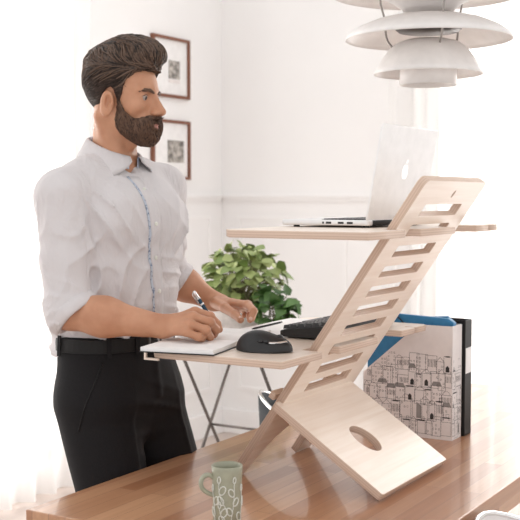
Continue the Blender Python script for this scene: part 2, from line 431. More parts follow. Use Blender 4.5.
# pictures on the left wall
def picture(label, x0, x1, z0, z1, px0, px1, pz0, pz1):
    y = WB
    root = thing('picture_frame', label, 'picture', ((x0 + x1) / 2, y, z0), 'framed pictures on the wall')
    w = .016; mb = MB()
    for a0, a1, b0, b1 in ((x0, x1, z1 - w, z1), (x0, x1, z0, z0 + w), (x0, x0 + w, z0 + w, z1 - w), (x1 - w, x1, z0 + w, z1 - w)):
        mb.box((a0, y - .022, b0), (a1, y - .001, b1))
    mb.build('frame', M_framew, root)
    box('mount', (x0 + w, y - .010, z0 + w), (x1 - w, y - .002, z1 - w), M_paper, root)
    p = box('print', (px0, y - .0125, pz0), (px1, y - .0095, pz1), M_photo, root)
    box('print_caption', (px0, y - .0125, pz0 - .022), (px1, y - .0095, pz0 - .004), M_card, root) if pz0 > 1.8 else None
    return root
def wp(u, v): q = at(u, v, b=WB); return q[0], q[2]
for lab, tl, tr, br, pa, pb in (('upper red-brown framed small grey print on the wall behind the head', (150, 36), (187, 41), (186, 100), (167, 60), (178, 80)),
                                ('lower red-brown framed print on the wall above the left shoulder', (150, 119), (187.5, 122), (186.5, 180), (166, 140), (182, 163))):
    x1, z1 = wp(*tr); z0 = wp(*br)[1]; x0 = wp(*tl)[0]
    pxa, pza = wp(*pa); pxb, pzb = wp(*pb)
    picture(lab, x0, x1, z0, z1, pxa, pxb, pzb, pza)

# ================================================================== THE DESK
DX0, DX1, DY0, DY1, DZ = 1.632, 3.53, .748, 1.522, .75
desk = thing('desk', 'large orange-brown butcher block wooden desk in the foreground', 'desk', ((DX0 + DX1) / 2, (DY0 + DY1) / 2, 0))
box('desktop', (DX0, DY0, DZ - .036), (DX1, DY1, DZ), M_desk, desk, bev=.002)
for x in (DX0 + .07, DX1 - .14):
    for y in (DY0 + .06, DY1 - .13): box('leg', (x, y, 0), (x + .07, y + .07, DZ - .036), M_desk, desk, bev=.003)
mb = MB(); mb.box((DX0 + .14, DY0 + .075, DZ - .13), (DX1 - .14, DY0 + .095, DZ - .036)); mb.box((DX0 + .14, DY1 - .085, DZ - .13), (DX1 - .14, DY1 - .065, DZ - .036))
mb.build('apron', M_desk, desk)

# ================================================================== THE DESK RISER
riser = thing('desk_riser', 'slanted birch plywood standing-desk riser with two shelves on the desk', 'desk riser', (2.24, 1.15, DZ))
def arc(cx, cy, r, a0, a1, n=6): return [(cx + r * math.cos(math.radians(a0 + (a1 - a0) * i / n)), cy + r * math.sin(math.radians(a0 + (a1 - a0) * i / n))) for i in range(n + 1)]
def rrect(x0, y0, x1, y1, r, n=4): return arc(x1 - r, y0 + r, r, -90, 0, n) + arc(x1 - r, y1 - r, r, 0, 90, n) + arc(x0 + r, y1 - r, r, 90, 180, n) + arc(x0 + r, y0 + r, r, 180, 270, n)
BX0, BX1, BL = 2.061, 2.418, .802
E_ = np.array([0, -.566, .8243]); NB = np.array([0, -.8243, -.566])
O_ = np.array([0, 1.293, DZ])
out = [(BX0, 0), (2.099, 0)] + [tuple(q[:2]) for q in spline([(2.101, .012, 0), (2.115, .055, 0), (2.15, .105, 0), (2.21, .14, 0), (2.27, .145, 0), (2.315, .11, 0), (2.338, .05, 0), (2.342, 0, 0)], 28)]
out += [(2.412, 0), (BX1, .01)] + arc(BX1 - .016, BL - .016, .016, 0, 90) + arc(BX0 + .016, BL - .016, .016, 90, 180)
holes = []
for s0 in (.713, .661, .607, .553, .4995, .447, .394, .342, .288, .236): holes.append(rrect(2.134, s0, 2.346, s0 + .0295, .002, 1)[::-1])
holes.append([(2.253 + .0055 * math.cos(2 * PI * i / 12), .769 + .0095 * math.sin(2 * PI * i / 12)) for i in range(12)])
prism('upright_panel', [out] + holes, .018, M_birch, frame_mat((1, 0, 0), E_, NB, O_), riser, .0012, M_ply)
# foot board
gy = np.array([0, -.838, -.5457]); gz = np.cross((1, 0, 0), gy)
fo = np.array([0, 1.179, .9345]); fob = fo + gz * .018
FX0, FX1 = 2.041, 2.400
hc = None
def fpl(u, v):
    r = FC + RGT * (u - 260) / FPX - UC * (v - 260) / FPX; t = ((fo - CAM) @ gz) / (r @ gz); P = CAM + t * r
    return P[0], (P - fo) @ gy
hx, hy = fpl(365.5, 438)
ell = [(hx + .037 * math.cos(2 * PI * i / 40), hy + .042 * math.sin(2 * PI * i / 40)) for i in range(40)]
fb = rrect(FX0, 0, FX1, .306, .006)
prism('base_panel', [fb, ell[::-1]], .018, M_birch, frame_mat((1, 0, 0), gy, gz, fob), riser, .0014, M_ply)
# tenon tabs that pass through the upright
for x0 in (2.075, 2.33):
    prism('tenon', [rrect(x0, -.034, x0 + .05, -.019, .003)], .016, M_birch, frame_mat((1, 0, 0), gy, gz, fob - gz * .001), riser, .001, M_ply)
# shelves: rear edge combs around the two stiles of the upright
def shelf(name, z, yr, yl, yb, x1=2.638):
    """yr rear edge (camera side), yl user-side edge, yb back face of the upright at this height"""
    x0 = 1.885
    ol = [(x0 + .004, yr), (2.055, yr), (2.055, yb), (2.139, yb), (2.139, yr + .004), (2.143, yr), (2.335, yr), (2.339, yr + .004), (2.339, yb), (2.476, yb), (2.476, yr + .003), (2.479, yr),
          (2.556, yr), (2.556, yr + .03), (2.568, yr + .03), (2.568, yr), (x1 - .01, yr), (x1, yr + .01), (x1, yl - .03), (x1 - .03, yl), (x0 + .045, yl), (x0 + .0, yl - .035), (x0, yr + .004)]
    return prism(name, [ol], .0155, M_birch, frame_mat((1, 0, 0), (0, 1, 0), (0, 0, 1), (0, 0, z)), riser, .0014, M_ply)
ZU, ZL = 1.3115, 1.051
def yback(z): return 1.293 + .566 / .8243 * (DZ - z) + .0222
shelf('upper_shelf', ZU, .884, 1.232, yback(ZU - .008) + .008, 2.63)
shelf('lower_shelf', ZL, 1.072, 1.42, yback(ZL - .008) + .008)
mb = MB(); mb.box((1.879, 1.404, ZL - .020), (1.884, 1.409, ZL - .001)); mb.box((1.879, 1.372, ZL - .020), (1.884, 1.404, ZL - .0155))
mb.build('cable_lip', M_birch, riser)

# ================================================================== LAPTOP on the upper shelf
LX0, LX1 = 2.14, 2.452; LH = 1.005; LD = .217
ZS = ZU
lap = thing('laptop', 'open silver laptop standing on the upper shelf of the riser', 'laptop', ((LX0 + LX1) / 2, LH + .1, ZS))
def rprism(name, x0, y0, x1, y1, r, z0, z1, m, parent, bev=.001, M=None):
    return prism(name, [rrect(x0, y0, x1, y1, r, 5)], z1 - z0, m, M or frame_mat((1, 0, 0), (0, 1, 0), (0, 0, 1), (0, 0, z1)), parent, bev)
base = rprism('base', LX0, LH, LX1, LH + LD, .01, ZS + .0045, ZS + .0165, M_alu, lap, .003)
for x in (LX0 + .02, LX1 - .03):
    for y in (LH + .015, LH + LD - .03): lathe('rubber_foot', [(0, 0), (.007, 0), (.007, .005), (0, .005)], M_black, (x, y, ZS), lap, 14)
box('keyboard_well', (LX0 + .022, LH + .03, ZS + .0166), (LX1 - .022, LH + .125, ZS + .0172), M_black, lap)
box('trackpad', ((LX0 + LX1) / 2 - .05, LH + .135, ZS + .0165), ((LX0 + LX1) / 2 + .05, LH + .205, ZS + .0170), M_alu, lap)
kk = None
for r in range(5):
    for c in range(14):
        x = LX0 + .0245 + c * .0188; y = LH + .033 + r * .0182
        if kk is None: kk = box('key', (-.0078, -.0075, 0), (.0078, .0075, .0016), M_key, lap, bev=.0005, seg=1); o = kk
        else: o = kk.copy(); COL.objects.link(o); o.parent = lap
        o.location = Vector((x + .0078, y + .0075, ZS + .0172)) - lap.location
for (y0, y1) in ((.150, .163), (.168, .172), (.120, .134), (.098, .112)):
    box('port', (LX0 - .0002, LH + y0 - .06, ZS + .008), (LX0 + .002, LH + y1 - .06, ZS + .0125), M_black, lap)
# lid leans back towards the camera side
tilt = math.radians(10)
lz = np.array([0, -math.cos(tilt), -math.sin(tilt)]); ly = np.array([0, -math.sin(tilt), math.cos(tilt)])
LO = np.array([0, LH + .004, ZS + .012])
Ml = frame_mat((1, 0, 0), ly, lz, LO)
lid = rprism('lid', LX0, 0, LX1, .213, .009, 0, .0055, M_alu, lap, .0016, Ml)
Ms = frame_mat((1, 0, 0), ly, lz, LO - lz * .0056)
prism('screen', [rrect(LX0 + .004, .006, LX1 - .004, .209, .005)], .0008, M_screen, Ms, lap, .0001)
mb = MB(); mb.tube([(LX0 + .02, LH + .002, ZS + .010), (LX1 - .02, LH + .002, ZS + .010)], .006, 12); mb.build('hinge', M_black, lap, True)
# fruit emblem with a bite and a leaf
lc = ((LX0 + LX1) / 2, .112)
ap = []
for i in range(48):
    a = 2 * PI * i / 48; r = .0165 * (1 + .07 * math.cos(2 * a) * 0 - .13 * math.exp(-((a - PI / 2) / .32) ** 2) - .07 * math.exp(-((a - 1.5 * PI) / .3) ** 2))
    x, y = r * math.cos(a) * .98, r * math.sin(a) * 1.06
    bx, by, br_ = .0205, .003, .0085
    d = math.hypot(x - bx, y - by)
    if d < br_: x, y = bx - br_ * math.cos(math.atan2(y - by, bx - x)), by + (y - by)
    ap.append((lc[0] + x, lc[1] + y))
Mo = frame_mat((1, 0, 0), ly, lz, LO + lz * .0002)
emb = prism('emblem', [ap], .0004, M_logo, Mo, lap, .00005)
leaf = [(lc[0] + .0005 + .0085 * t + .003 * math.sin(PI * t), lc[1] + .0195 + .0085 * t - .003 * math.sin(PI * t)) for t in np.linspace(0, 1, 7)] + \
       [(lc[0] + .0005 + .0085 * t - .003 * math.sin(PI * t), lc[1] + .0195 + .0085 * t + .003 * math.sin(PI * t)) for t in np.linspace(1, 0, 7)[1:-1]]
prism('emblem_leaf', [leaf], .0004, M_logo, Mo, lap, .00005)

# ================================================================== THINGS ON THE LOWER SHELF
# keyboard
KX0, KX1, KY0, KY1 = 2.208, 2.57, 1.135, 1.262
kb = thing('computer_keyboard', 'black wired computer keyboard lying on the lower shelf', 'keyboard', (2.39, 1.2, ZL))
mb = MB()
prof = [(KY1, ZL + .003), (KY1, ZL + .017), (KY1 - .012, ZL + .021), (KY0 + .004, ZL + .034), (KY0, ZL + .030), (KY0, ZL + .012), (KY0 + .01, ZL + .004)]
n = len(prof); V = [(x, y, z) for x in (KX0, KX1) for y, z in prof]
F = [tuple(range(n)), tuple(range(2 * n - 1, n - 1, -1))] + [(i, i + n, (i + 1) % n + n, (i + 1) % n) for i in range(n)]
mb.add(V, F); o = mb.build('body', M_black, kb); recalc(o.data)
bv = o.modifiers.new('b', 'BEVEL'); bv.width = .0015; bv.segments = 2
for x in (KX0 + .03, KX1 - .05):
    box('foot', (x, KY0 + .006, ZL), (x + .018, KY0 + .012, ZL + .012), M_black, kb); box('foot', (x, KY1 - .014, ZL), (x + .018, KY1 - .006, ZL + .0035), M_black, kb)
def keycap(bx):
    V = [(-bx, -.0085, 0), (bx, -.0085, 0), (bx, .0085, 0), (-bx, .0085, 0), (-bx + .0022, -.0060, .0085), (bx - .0022, -.0060, .0085), (bx - .0022, .0066, .0085), (-bx + .0022, .0066, .0085)]
    return vm(V, [(0, 3, 2, 1), (4, 5, 6, 7), (0, 1, 5, 4), (1, 2, 6, 5), (2, 3, 7, 6), (3, 0, 4, 7)])
km = keycap(.0086); km.materials.append(M_key); ksp = keycap(.050); ksp.materials.append(M_key)
sl = math.atan2(.013, .111)
for r in range(6):
    y = KY1 - .014 - r * .0192 - (.003 if r == 5 else 0)
    z = ZL + .0215 + (KY1 - .012 - y) * .117
    for c in range(18):
        x = KX0 + .014 + c * .0196 + (.004 if c > 14 else 0)
        if r in (2, 3) and c > 14: continue
        if r == 0 and 4 <= c <= 9: continue
        if r == 5 and c in (1, 6, 10): continue
        if x > KX1 - .01: continue
        k = bpy.data.objects.new('keycap', km); COL.objects.link(k); k.parent = kb; k.location = Vector((x, y, z)) - kb.location; k.rotation_euler = (-sl, 0, 0)
k = bpy.data.objects.new('space_bar', ksp); COL.objects.link(k); k.parent = kb; k.location = Vector((KX0 + .014 + 6.5 * .0196, KY1 - .014, ZL + .0215)) - kb.location
# mouse
MC = np.array([2.000, 1.183, ZL + .0005])
ma = math.radians(8); MR = np.array([[math.cos(ma), -math.sin(ma), 0], [math.sin(ma), math.cos(ma), 0], [0, 0, 1]])
def mouse_f(P, off=0.0):
    q = (P - MC.astype(np.float32)) @ MR.astype(np.float32)     # local: y towards palm end (+), x side
    f = S_ell(q, (0, .012, .004), (.034, .050, .040)); f = smin(f, S_ell(q, (0, -.022, .004), (.030, .043, .030)), .012)
    f = smin(f, S_ell(q, (-.012, .0, .0), (.030, .045, .02)), .01)
    waist = S_ell(q, (-.052, -.008, .018), (.020, .030, .020)); f = smax(f, -waist, .008)
    f = smax(f, -q[..., 2] + .0, .002)
    return f - off
mouse = thing('computer_mouse', 'black ergonomic computer mouse on the near corner of the lower shelf', 'mouse', (MC[0], MC[1], ZL))
lo, hi = MC - [.05, .08, .003], MC + [.05, .08, .06]
def mshell(P):
    f = mouse_f(P); q = (P - MC.astype(np.float32)) @ MR.astype(np.float32)
    groove = np.maximum(np.abs(q[..., 0]) - .0012, np.maximum(q[..., 1] + .004, -(q[..., 2] - .012)))
    g2 = np.maximum(np.abs(q[..., 2] - .012 - .12 * (q[..., 1] + .06)) - .0008, -(f + .002))
    return np.maximum(np.maximum(f, -groove), -np.maximum(g2, 0 * f - 1) if False else f)
V, F = surface(mshell, lo, hi, .0014); link('shell', fastmesh(V, F), M_black, mouse, True)
def mstrip(P):
    f = mouse_f(P, .0008); q = (P - MC.astype(np.float32)) @ MR.astype(np.float32)
    band = np.abs(q[..., 2] - .0215 - .35 * (q[..., 1] + .03) ** 2 * 10) - .0018
    return np.maximum(np.maximum(f, band), np.maximum(q[..., 1] + .022, q[..., 0] * 1.0 + .004))
V, F = surface(mstrip, lo, hi, .0012); link('silver_trim', fastmesh(V, F), M_chrome, mouse, True)
wl = MC + MR @ np.array([0, -.036, .028]); wv = MR @ np.array([1, 0, 0])
mb = MB(); mb.tube([wl - wv * .0035, wl - wv * .0028, wl + wv * .0028, wl + wv * .0035], [.006, .0085, .0085, .006], 20); mb.build('scroll_wheel', M_key, mouse, True)
for sy in (-.004, -.018):
    b0 = MC + MR @ np.array([-.0305, sy, .024]); d = MR @ np.array([0, 1, 0])
    mb = MB(); mb.tube([b0 - d * .006, b0 - d * .004, b0 + d * .004, b0 + d * .006], [.001, .0028, .0028, .001], 8); mb.build('side_button', M_blackg, mouse, True)
# notebook lying open (spine runs across the desk)
nba = math.radians(11.7)
NBO = np.array([2.050, 1.354, ZL]); NBm = frame_mat((math.cos(nba), math.sin(nba), 0), (-math.sin(nba), math.cos(nba), 0), (0, 0, 1), NBO)
def nb(x, y, z): return tuple(NBm @ Vector((x, y, z)))
book = thing('notebook', 'open white notebook with black cover under the writing hand', 'notebook', NBO)
mb = MB(); c = [nb(x, y, z) for z in (.0003, .0025) for x, y in ((-.19, -.0845), (.19, -.0845), (.19, .0845), (-.19, .0845))]
mb.add(c, [(0, 3, 2, 1), (4, 5, 6, 7), (0, 1, 5, 4), (1, 2, 6, 5), (2, 3, 7, 6), (3, 0, 4, 7)]); mb.build('cover', M_belt, book)
def page_block(s, nm):
    xs = np.linspace(0.001, .186, 20); top = .0026 + .0085 * (1 - np.exp(-xs / .012)) + .002 * np.exp(-((xs - .04) / .03) ** 2)
    V = []; F = []; m = len(xs)
    for y in (-.0825, .0825):
        for x, t in zip(xs, top): V.append(nb(s * x, y, t))
        for x in xs: V.append(nb(s * x, y, .0026))
    for i in range(m - 1):
        F += [(i, i + 1, 2 * m + i + 1, 2 * m + i), (m + i, 3 * m + i, 3 * m + i + 1, m + i + 1), (i, m + i, m + i + 1, i + 1), (2 * m + i, 2 * m + i + 1, 3 * m + i + 1, 3 * m + i)]
    F += [(0, 2 * m, 3 * m, m), (m - 1, 2 * m - 1, 4 * m - 1, 3 * m - 1)]
    o = vobj(nm, V, F, M_paper, book); recalc(o.data); return o
page_block(-1, 'page_block'); page_block(1, 'page_block')
# loose sheets towards the far end
for i, (dx, dy, ra, lab) in enumerate(((2.43, 1.325, 2, 'blank white paper sheet between notebook and keyboard, under the left hand'),)):
    M = Matrix.Translation((dx, dy, ZL + .0004 + .0007 * i)) @ Matrix.Rotation(math.radians(ra), 4, 'Z')
    o = box('paper_sheet', (-.18, -.10, 0), (.15, .11, .0006), M_paper, None, M=M); tag(o, lab, 'paper')
# pencil
mb = MB(); A = at(252, 329, a=2.20); B = at(282, 322, a=2.33); A[2] = max(A[2], ZL + .016); d = (B - A)
mb.tube([A, A + d * .1, A + d * .92, B], [.0012, .0028, .0028, .0022], 8)
tag(mb.build('pencil', M_blackg, None, True), 'thin black pencil lying on the white paper behind the mouse', 'pencil')

# ================================================================== MAGAZINE FILE, FOLDER, BINDER
GX0, GX1, GY0, GY1 = 2.658, 2.725, 1.010, 1.262; GH = .296
mag = thing('magazine_file', 'white cardboard magazine file printed with line-drawn city houses, beside the riser', 'magazine file', ((GX0 + GX1) / 2, (GY0 + GY1) / 2, DZ))
def side_ol(): return [(GY0, 0), (GY1, 0), (GY1, .160), (GY0 + .095, GH), (GY0, GH)]
t = .003
My = lambda x: frame_mat((0, 1, 0), (0, 0, 1), (1, 0, 0), (x, 0, DZ))
prism('side_panel', [side_ol()], t, M_card, My(GX0 + t), mag, .0003); prism('side_panel', [side_ol()], t, M_card, My(GX1), mag, .0003)
mb = MB(); mb.box((GX0 + t, GY0, DZ), (GX1 - t, GY0 + t, DZ + GH)); mb.build('spine_panel', M_card, mag)
mb = MB(); mb.box((GX0 + t, GY1 - t, DZ), (GX1 - t, GY1, DZ + .160)); mb.build('front_panel', M_card, mag)
mb = MB(); mb.box((GX0 + t, GY0 + t, DZ), (GX1 - t, GY1 - t, DZ + t)); mb.build('bottom_panel', M_card, mag)
# printed city: thin ink lines on the near side and on the spine
def city(name, place, W, clip, seed):
    r = random.Random(seed); mb = MB(); gb = MB()
    def ln(m, p, q, w=.00075):
        p = np.array(p, float); q = np.array(q, float); d = q - p; L = np.linalg.norm(d)
        if L < 1e-6: return
        if not (clip(p) and clip(q)): return
        nn = np.array([-d[1], d[0]]) / L * w / 2
        m.add([place(*(p - nn)), place(*(q - nn)), place(*(q + nn)), place(*(p + nn))], [(0, 1, 2, 3)])
    def rect(m, x0, y0, x1, y1, w=.00075):
        for a, b in (((x0, y0), (x1, y0)), ((x1, y0), (x1, y1)), ((x1, y1), (x0, y1)), ((x0, y1), (x0, y0))): ln(m, a, b, w)
    def fill(m, pts):
        if all(clip(np.array(p)) for p in pts): m.add([place(*p) for p in pts], [tuple(range(len(pts)))])
    for row in range(5):
        x = r.uniform(-.01, .004) ; y0 = .006 + row * .042
        while x < W - .012:
            w = r.uniform(.018, .036); w = min(w, W - .003 - x); h = r.uniform(.030, .052); y = y0 + r.uniform(-.004, .006); x0 = max(x, .002); x1 = x + w
            rect(mb, x0, y, x1, y + h)
            k = r.random(); xm = (x0 + x1) / 2
            if k < .3: ln(mb, (x0, y + h), (xm, y + h + .012)); ln(mb, (xm, y + h + .012), (x1, y + h))
            elif k < .45: fill(gb, [(x0, y + h), (x1, y + h), (x1 - .005, y + h + .011), (x0 + .005, y + h + .011)])
            elif k < .6:
                for q in range(8):
                    a0 = PI * q / 8; a1 = PI * (q + 1) / 8; R_ = w * .3; ln(mb, (xm + R_ * math.cos(a0), y + h + R_ * math.sin(a0)), (xm + R_ * math.cos(a1), y + h + R_ * math.sin(a1)))
            elif k < .75: fill(mb, [(x0 + .004, y + h - .002), (x1 - .004, y + h - .002), (x1 - .004, y + h + .001), (x0 + .004, y + h + .001)]); rect(mb, x0 + .006, y + h + .001, xm, y + h + .009)
            kk_ = r.random()
            nx = int(w / .0085)
            if kk_ < .55:
                for i in range(nx):
                    for j in range(int(h / .011)):
                        wx = x0 + .004 + i * .008; wy = y + .006 + j * .010
                        if r.random() < .45: rect(mb, wx, wy, wx + .003, wy + .0045, .0006)
            elif kk_ < .7:
                for i in range(nx * 2): ln(mb, (x0 + .003 + i * .004, y + h * .35), (x0 + .003 + i * .004, y + h * .8), .0012)
            elif kk_ < .82:
                fill(mb, [(xm - .005, y + .004), (xm + .005, y + .004), (xm + .005, y + .016), (xm, y + .021), (xm - .005, y + .016)])
            elif kk_ < .9: fill(gb, [(x0 + .002, y + .003), (xm, y + .003), (xm, y + h - .003), (x0 + .002, y + h - .012)])
            x += w - r.uniform(0, .006)
    nf = len(mb.F); mb.add(gb.V, gb.F); o = mb.build(name, [M_ink, M_grey], mag)
    for i_, p_ in enumerate(o.data.polygons): p_.material_index = int(i_ >= nf)
def clipside(p):
    y, z = p; top = GH if y < .095 else .160 + (GH - .160) * (1 - (y - .095) / (GY1 - GY0 - .095))
    return .0015 < y < GY1 - GY0 - .0015 and .001 < z < min(top - .004, .222)
city('city_print', lambda y, z: (GX0 - .0003, GY0 + y, DZ + z), GY1 - GY0, clipside, 5)
city('spine_print', lambda x, z: (GX0 + x, GY0 - .0003, DZ + z), GX1 - GX0, lambda p: .001 < p[0] < GX1 - GX0 - .001 and .001 < p[1] < .21, 9)
# blue folders in the file
fold = thing('document_folder', 'blue card document folder standing inside the magazine file', 'folder', (2.70, 1.13, DZ + t))
fm = My(0)
prism('cover', [[(GY0 + .005, t), (GY1 - .005, t), (GY1 - .005, .318), (GY1 - .012, .322), (GY0 + .02, .314), (GY0 + .005, .304)]], .014, M_blue, My(GX0 + .030), fold, .001)
prism('flap', [[(GY0 + .008, t), (GY1 - .010, t), (GY1 - .010, .300), (GY0 + .03, .318), (GY0 + .008, .302)]], .010, M_blue, My(GX0 + .046), fold, .001)
mb = MB(); p0 = np.array([GX0 + .0155, 1.165, DZ + .318]); mb.tube(spline([p0 + [0, .022, .002], p0 + [-.002, .008, -.004], p0 + [-.002, -.012, -.022], p0 + [-.002, -.02, -.05]], 12), .0016, 8); mb.build('elastic_band', M_black, fold, True)
mb = MB(); q0 = p0 + [-.003, -.016, -.024]; mb.tube([q0, q0 + [-.003, 0, 0]], [.0045, .003], 14); mb.build('eyelet', M_chrome, fold, True)
# black lever arch binder behind it
AX0, AX1, AY0, AY1, AH = 2.728, 2.778, 1.004, 1.27, .305
arch = thing('ring_binder', 'black ring binder with white spine label behind the magazine file', 'binder', ((AX0 + AX1) / 2, (AY0 + AY1) / 2, DZ))
box('cover', (AX0, AY0, DZ), (AX0 + .003, AY1, DZ + AH), M_belt, arch, bev=.0008); box('cover', (AX1 - .003, AY0, DZ), (AX1, AY1, DZ + AH), M_belt, arch, bev=.0008)
box('spine', (AX0, AY0 - .002, DZ), (AX1, AY0 + .002, DZ + AH), M_belt, arch, bev=.0015)
box('spine_label', (AX0 + .004, AY0 - .0032, DZ + .165), (AX1 - .004, AY0 - .0018, DZ + .232), M_paper, arch)
box('paper_stack', (AX0 + .005, AY0 + .006, DZ + .006), (AX1 - .01, AY1 - .02, DZ + AH - .015), M_paper, arch)

# ================================================================== MUG
mc = at(227, 464.6, z=.868); mc = np.array([mc[0], mc[1], DZ])
mug = thing('mug', 'tall sage green mug with white leaf pattern on the desk', 'mug', mc)
R0, R1, MH = .0265, .0300, .118
mp = [(0, 0), (R0 - .004, 0), (R0, .004), (R0 + .0012, .05), (R1 - .0008, MH - .012), (R1, MH - .002), (R1 - .001, MH), (R1 - .0035, MH - .001), (R1 - .0045, MH - .012), (R0 - .004, .008), (0, .007)]
lathe('body', mp, M_mug, mc, mug)
hd = -RGT * .95 + FWD * -.25; hd /= np.linalg.norm(hd)
hp = [mc + hd * r + ZA * z for r, z in ((.026, .094), (.036, .1005), (.0465, .097), (.0510, .086), (.048, .075), (.038, .066), (.025, .060))]
V, F = tube_data(spline(hp, 30), .0044, 12); V = np.array(V); side = np.cross(hd, ZA)
V = V + np.outer((V - mc) @ side, side) * .5; vobj('handle', V, F, M_mug, mug, True)
pt = lambda ang, z, off=.0006: mc + (R0 + (R1 - R0) * z / MH + off) * (math.cos(ang) * np.array([1, 0, 0]) + math.sin(ang) * np.array([0, 1, 0])) + ZA * z
a0 = math.atan2(-mc[1], -mc[0])
mb = MB()
def vine(p0, p1, curve, nleaf, s=1):
    P = []
    for i in range(14):
        u = i / 13; P.append((p0[0] + (p1[0] - p0[0]) * u + curve * math.sin(PI * u), p0[1] + (p1[1] - p0[1]) * u))
    mb.tube([pt(a0 + q[0], q[1]) for q in P], .0008, 6)
    for i in range(nleaf):
        q = P[3 + int(i * 10 / max(1, nleaf - 1))] if nleaf > 1 else P[-1]; sg = 1 if i % 2 else -1; L = .0165 * s; dirx, dirz = sg * .62, .60
        if i == nleaf - 1: dirx = .05
        loop = []
        for k in range(13):
            w = k / 12 * 2 * PI; lx = (1 - math.cos(w)) / 2; ly_ = math.sin(w) * .30
            loop.append(pt(a0 + q[0] + (dirx * lx * L * 40 + ly_ * dirz * L * 36), q[1] + (dirz * lx - ly_ * dirx * 1.4) * L * 1.3))
        mb.tube(loop, .0011, 6)
vine((.02, .036), (-.55, .088), -.20, 3, 1.0); vine((.22, .010), (.48, .088), .10, 4, .9); vine((.05, .002), (-.55, .040), -.10, 3, 1.0)
vine((-1.0, .01), (-1.2, .07), .1, 3); vine((1.05, .0), (1.15, .07), .1, 3)
mb.build('leaf_pattern', M_glaze, mug, True)

# ================================================================== PENDANT LAMP
LZ = 2.80
def cpt(u, v, Z): return CAM + Z * (FC + RGT * (u - 260) / FPX - UC * (v - 260) / FPX)
pc = cpt(428.5, 40, LZ); px = LZ / FPX
lamp = thing('pendant_lamp', 'white layered pendant lamp hanging from above, at the top edge', 'lamp', pc)
def zz(v): return (40 - v) * px          # height above the lamp's origin for a picture row
R3 = 83.5 * px
# mid shade: wide shallow saucer, rim at row ~40, neck at row 18
lathe('middle_shade', shell_prof([(R3, 0), (R3 * .97, .012), (R3 * .85, .030), (R3 * .66, .047), (R3 * .45, .058), (R3 * .36, .060)], .0025), M_white, pc, lamp, close=True)
R2 = 54.5 * px
lathe('lower_shade', shell_prof([(R2, zz(74)), (R2 * .95, zz(69)), (R2 * .84, zz(58.5)), (R2 * .71, zz(49)), (R2 * .57, zz(43)), (R2 * .42, zz(40.5)), (R2 * .38, zz(40))], .0025), M_white, pc, lamp, close=True)
R1_ = 28.5 * px
lathe('bottom_cup', shell_prof([(R1_, zz(85)), (R1_ * 1.0, zz(70)), (R1_ * .96, zz(60))], .0025) , M_white, pc, lamp, close=True)
lathe('cup_disc', [(0, zz(80)), (R1_ * .96, zz(80)), (R1_ * .96, zz(78.5)), (0, zz(78.5))], M_lampin, pc, lamp)
lathe('reflector_disc', [(0, zz(33)), (30 * px, zz(32)), (33 * px, zz(29.5)), (30 * px, zz(28)), (0, zz(27.5))], M_steel, pc, lamp)
# top shade with its inner reflector cone
R4 = 98 * px
lathe('top_shade', shell_prof([(R4, zz(-6)), (R4 * .95, zz(-12)), (R4 * .8, zz(-22)), (R4 * .55, zz(-34)), (R4 * .3, zz(-40)), (.03, zz(-42))], .0025), M_white, pc, lamp, close=True)
lathe('reflector_cone', shell_prof([(23 * px, zz(15)), (27 * px, zz(9)), (36 * px, zz(3)), (50 * px, zz(-4)), (66 * px, zz(-14)), (70 * px, zz(-22))], .0025), M_lampin, pc, lamp, close=True)
lathe('socket', [(0, zz(30)), (16 * px, zz(30)), (18 * px, zz(10)), (22 * px, zz(-10)), (22 * px, zz(-38)), (0, zz(-38))], M_lampin, pc, lamp)
for k in range(3):
    an = math.atan2(-pc[1], -pc[0]) + math.radians(12 - 0) + k * 2 * PI / 3 + .1
    e = np.array([math.cos(an), math.sin(an), 0])
    P = spline([pc + e * (44 * px) + ZA * zz(-26), pc + e * (50 * px) + ZA * zz(-4), pc + e * (45 * px) + ZA * zz(18), pc + e * (43 * px) + ZA * zz(36), pc + e * (37 * px) + ZA * zz(46), pc + e * (26 * px) + ZA * zz(60)], 24)
    mb = MB(); mb.tube(P, .0028, 10); mb.build('strut', M_strut, lamp, True)
mb = MB(); mb.tube([pc + ZA * zz(-36), pc + ZA * .9], .004, 8); mb.build('cord', M_white, lamp, True)

# ================================================================== CROSS-LEG TABLE WITH PLANTS
TA = at(211, 424, z=.43)
d_ = 4.35
Xc = CAM + (FC + RGT * (211 - 260) / FPX - UC * (424 - 260) / FPX) * d_
tz = Xc[2]
Yc2 = Xc + np.array([0, -.34, 0.0])
side_t = thing('side_table', 'small metal side table with crossed rod legs behind the desk', 'side table', (Xc[0], Xc[1] - .17, 0))
TZ = .80; hx_ = .21
for yy, c0 in ((Xc[1], Xc), (Yc2[1], Yc2)):
    mb = MB()
    k = tz / (TZ - tz)
    mb.tube([(c0[0] - hx_, yy, TZ), (c0[0] + hx_ * k, yy, 0)], .0065, 8); mb.build('leg', M_steel, side_t, True)
    mb = MB(); mb.tube([(c0[0] + hx_, yy + .004, TZ), (c0[0] - hx_ * k, yy + .004, 0)], .0065, 8); mb.build('leg', M_steel, side_t, True)
mb = MB(); mb.tube([(Xc[0], Xc[1], tz), (Yc2[0], Yc2[1], tz)], .005, 8); mb.build('crossbar', M_steel, side_t, True)
rprism('tabletop', Xc[0] - .25, Yc2[1] - .08, Xc[0] + .25, Xc[1] + .06, .02, TZ, TZ + .022, M_white, side_t, .002)
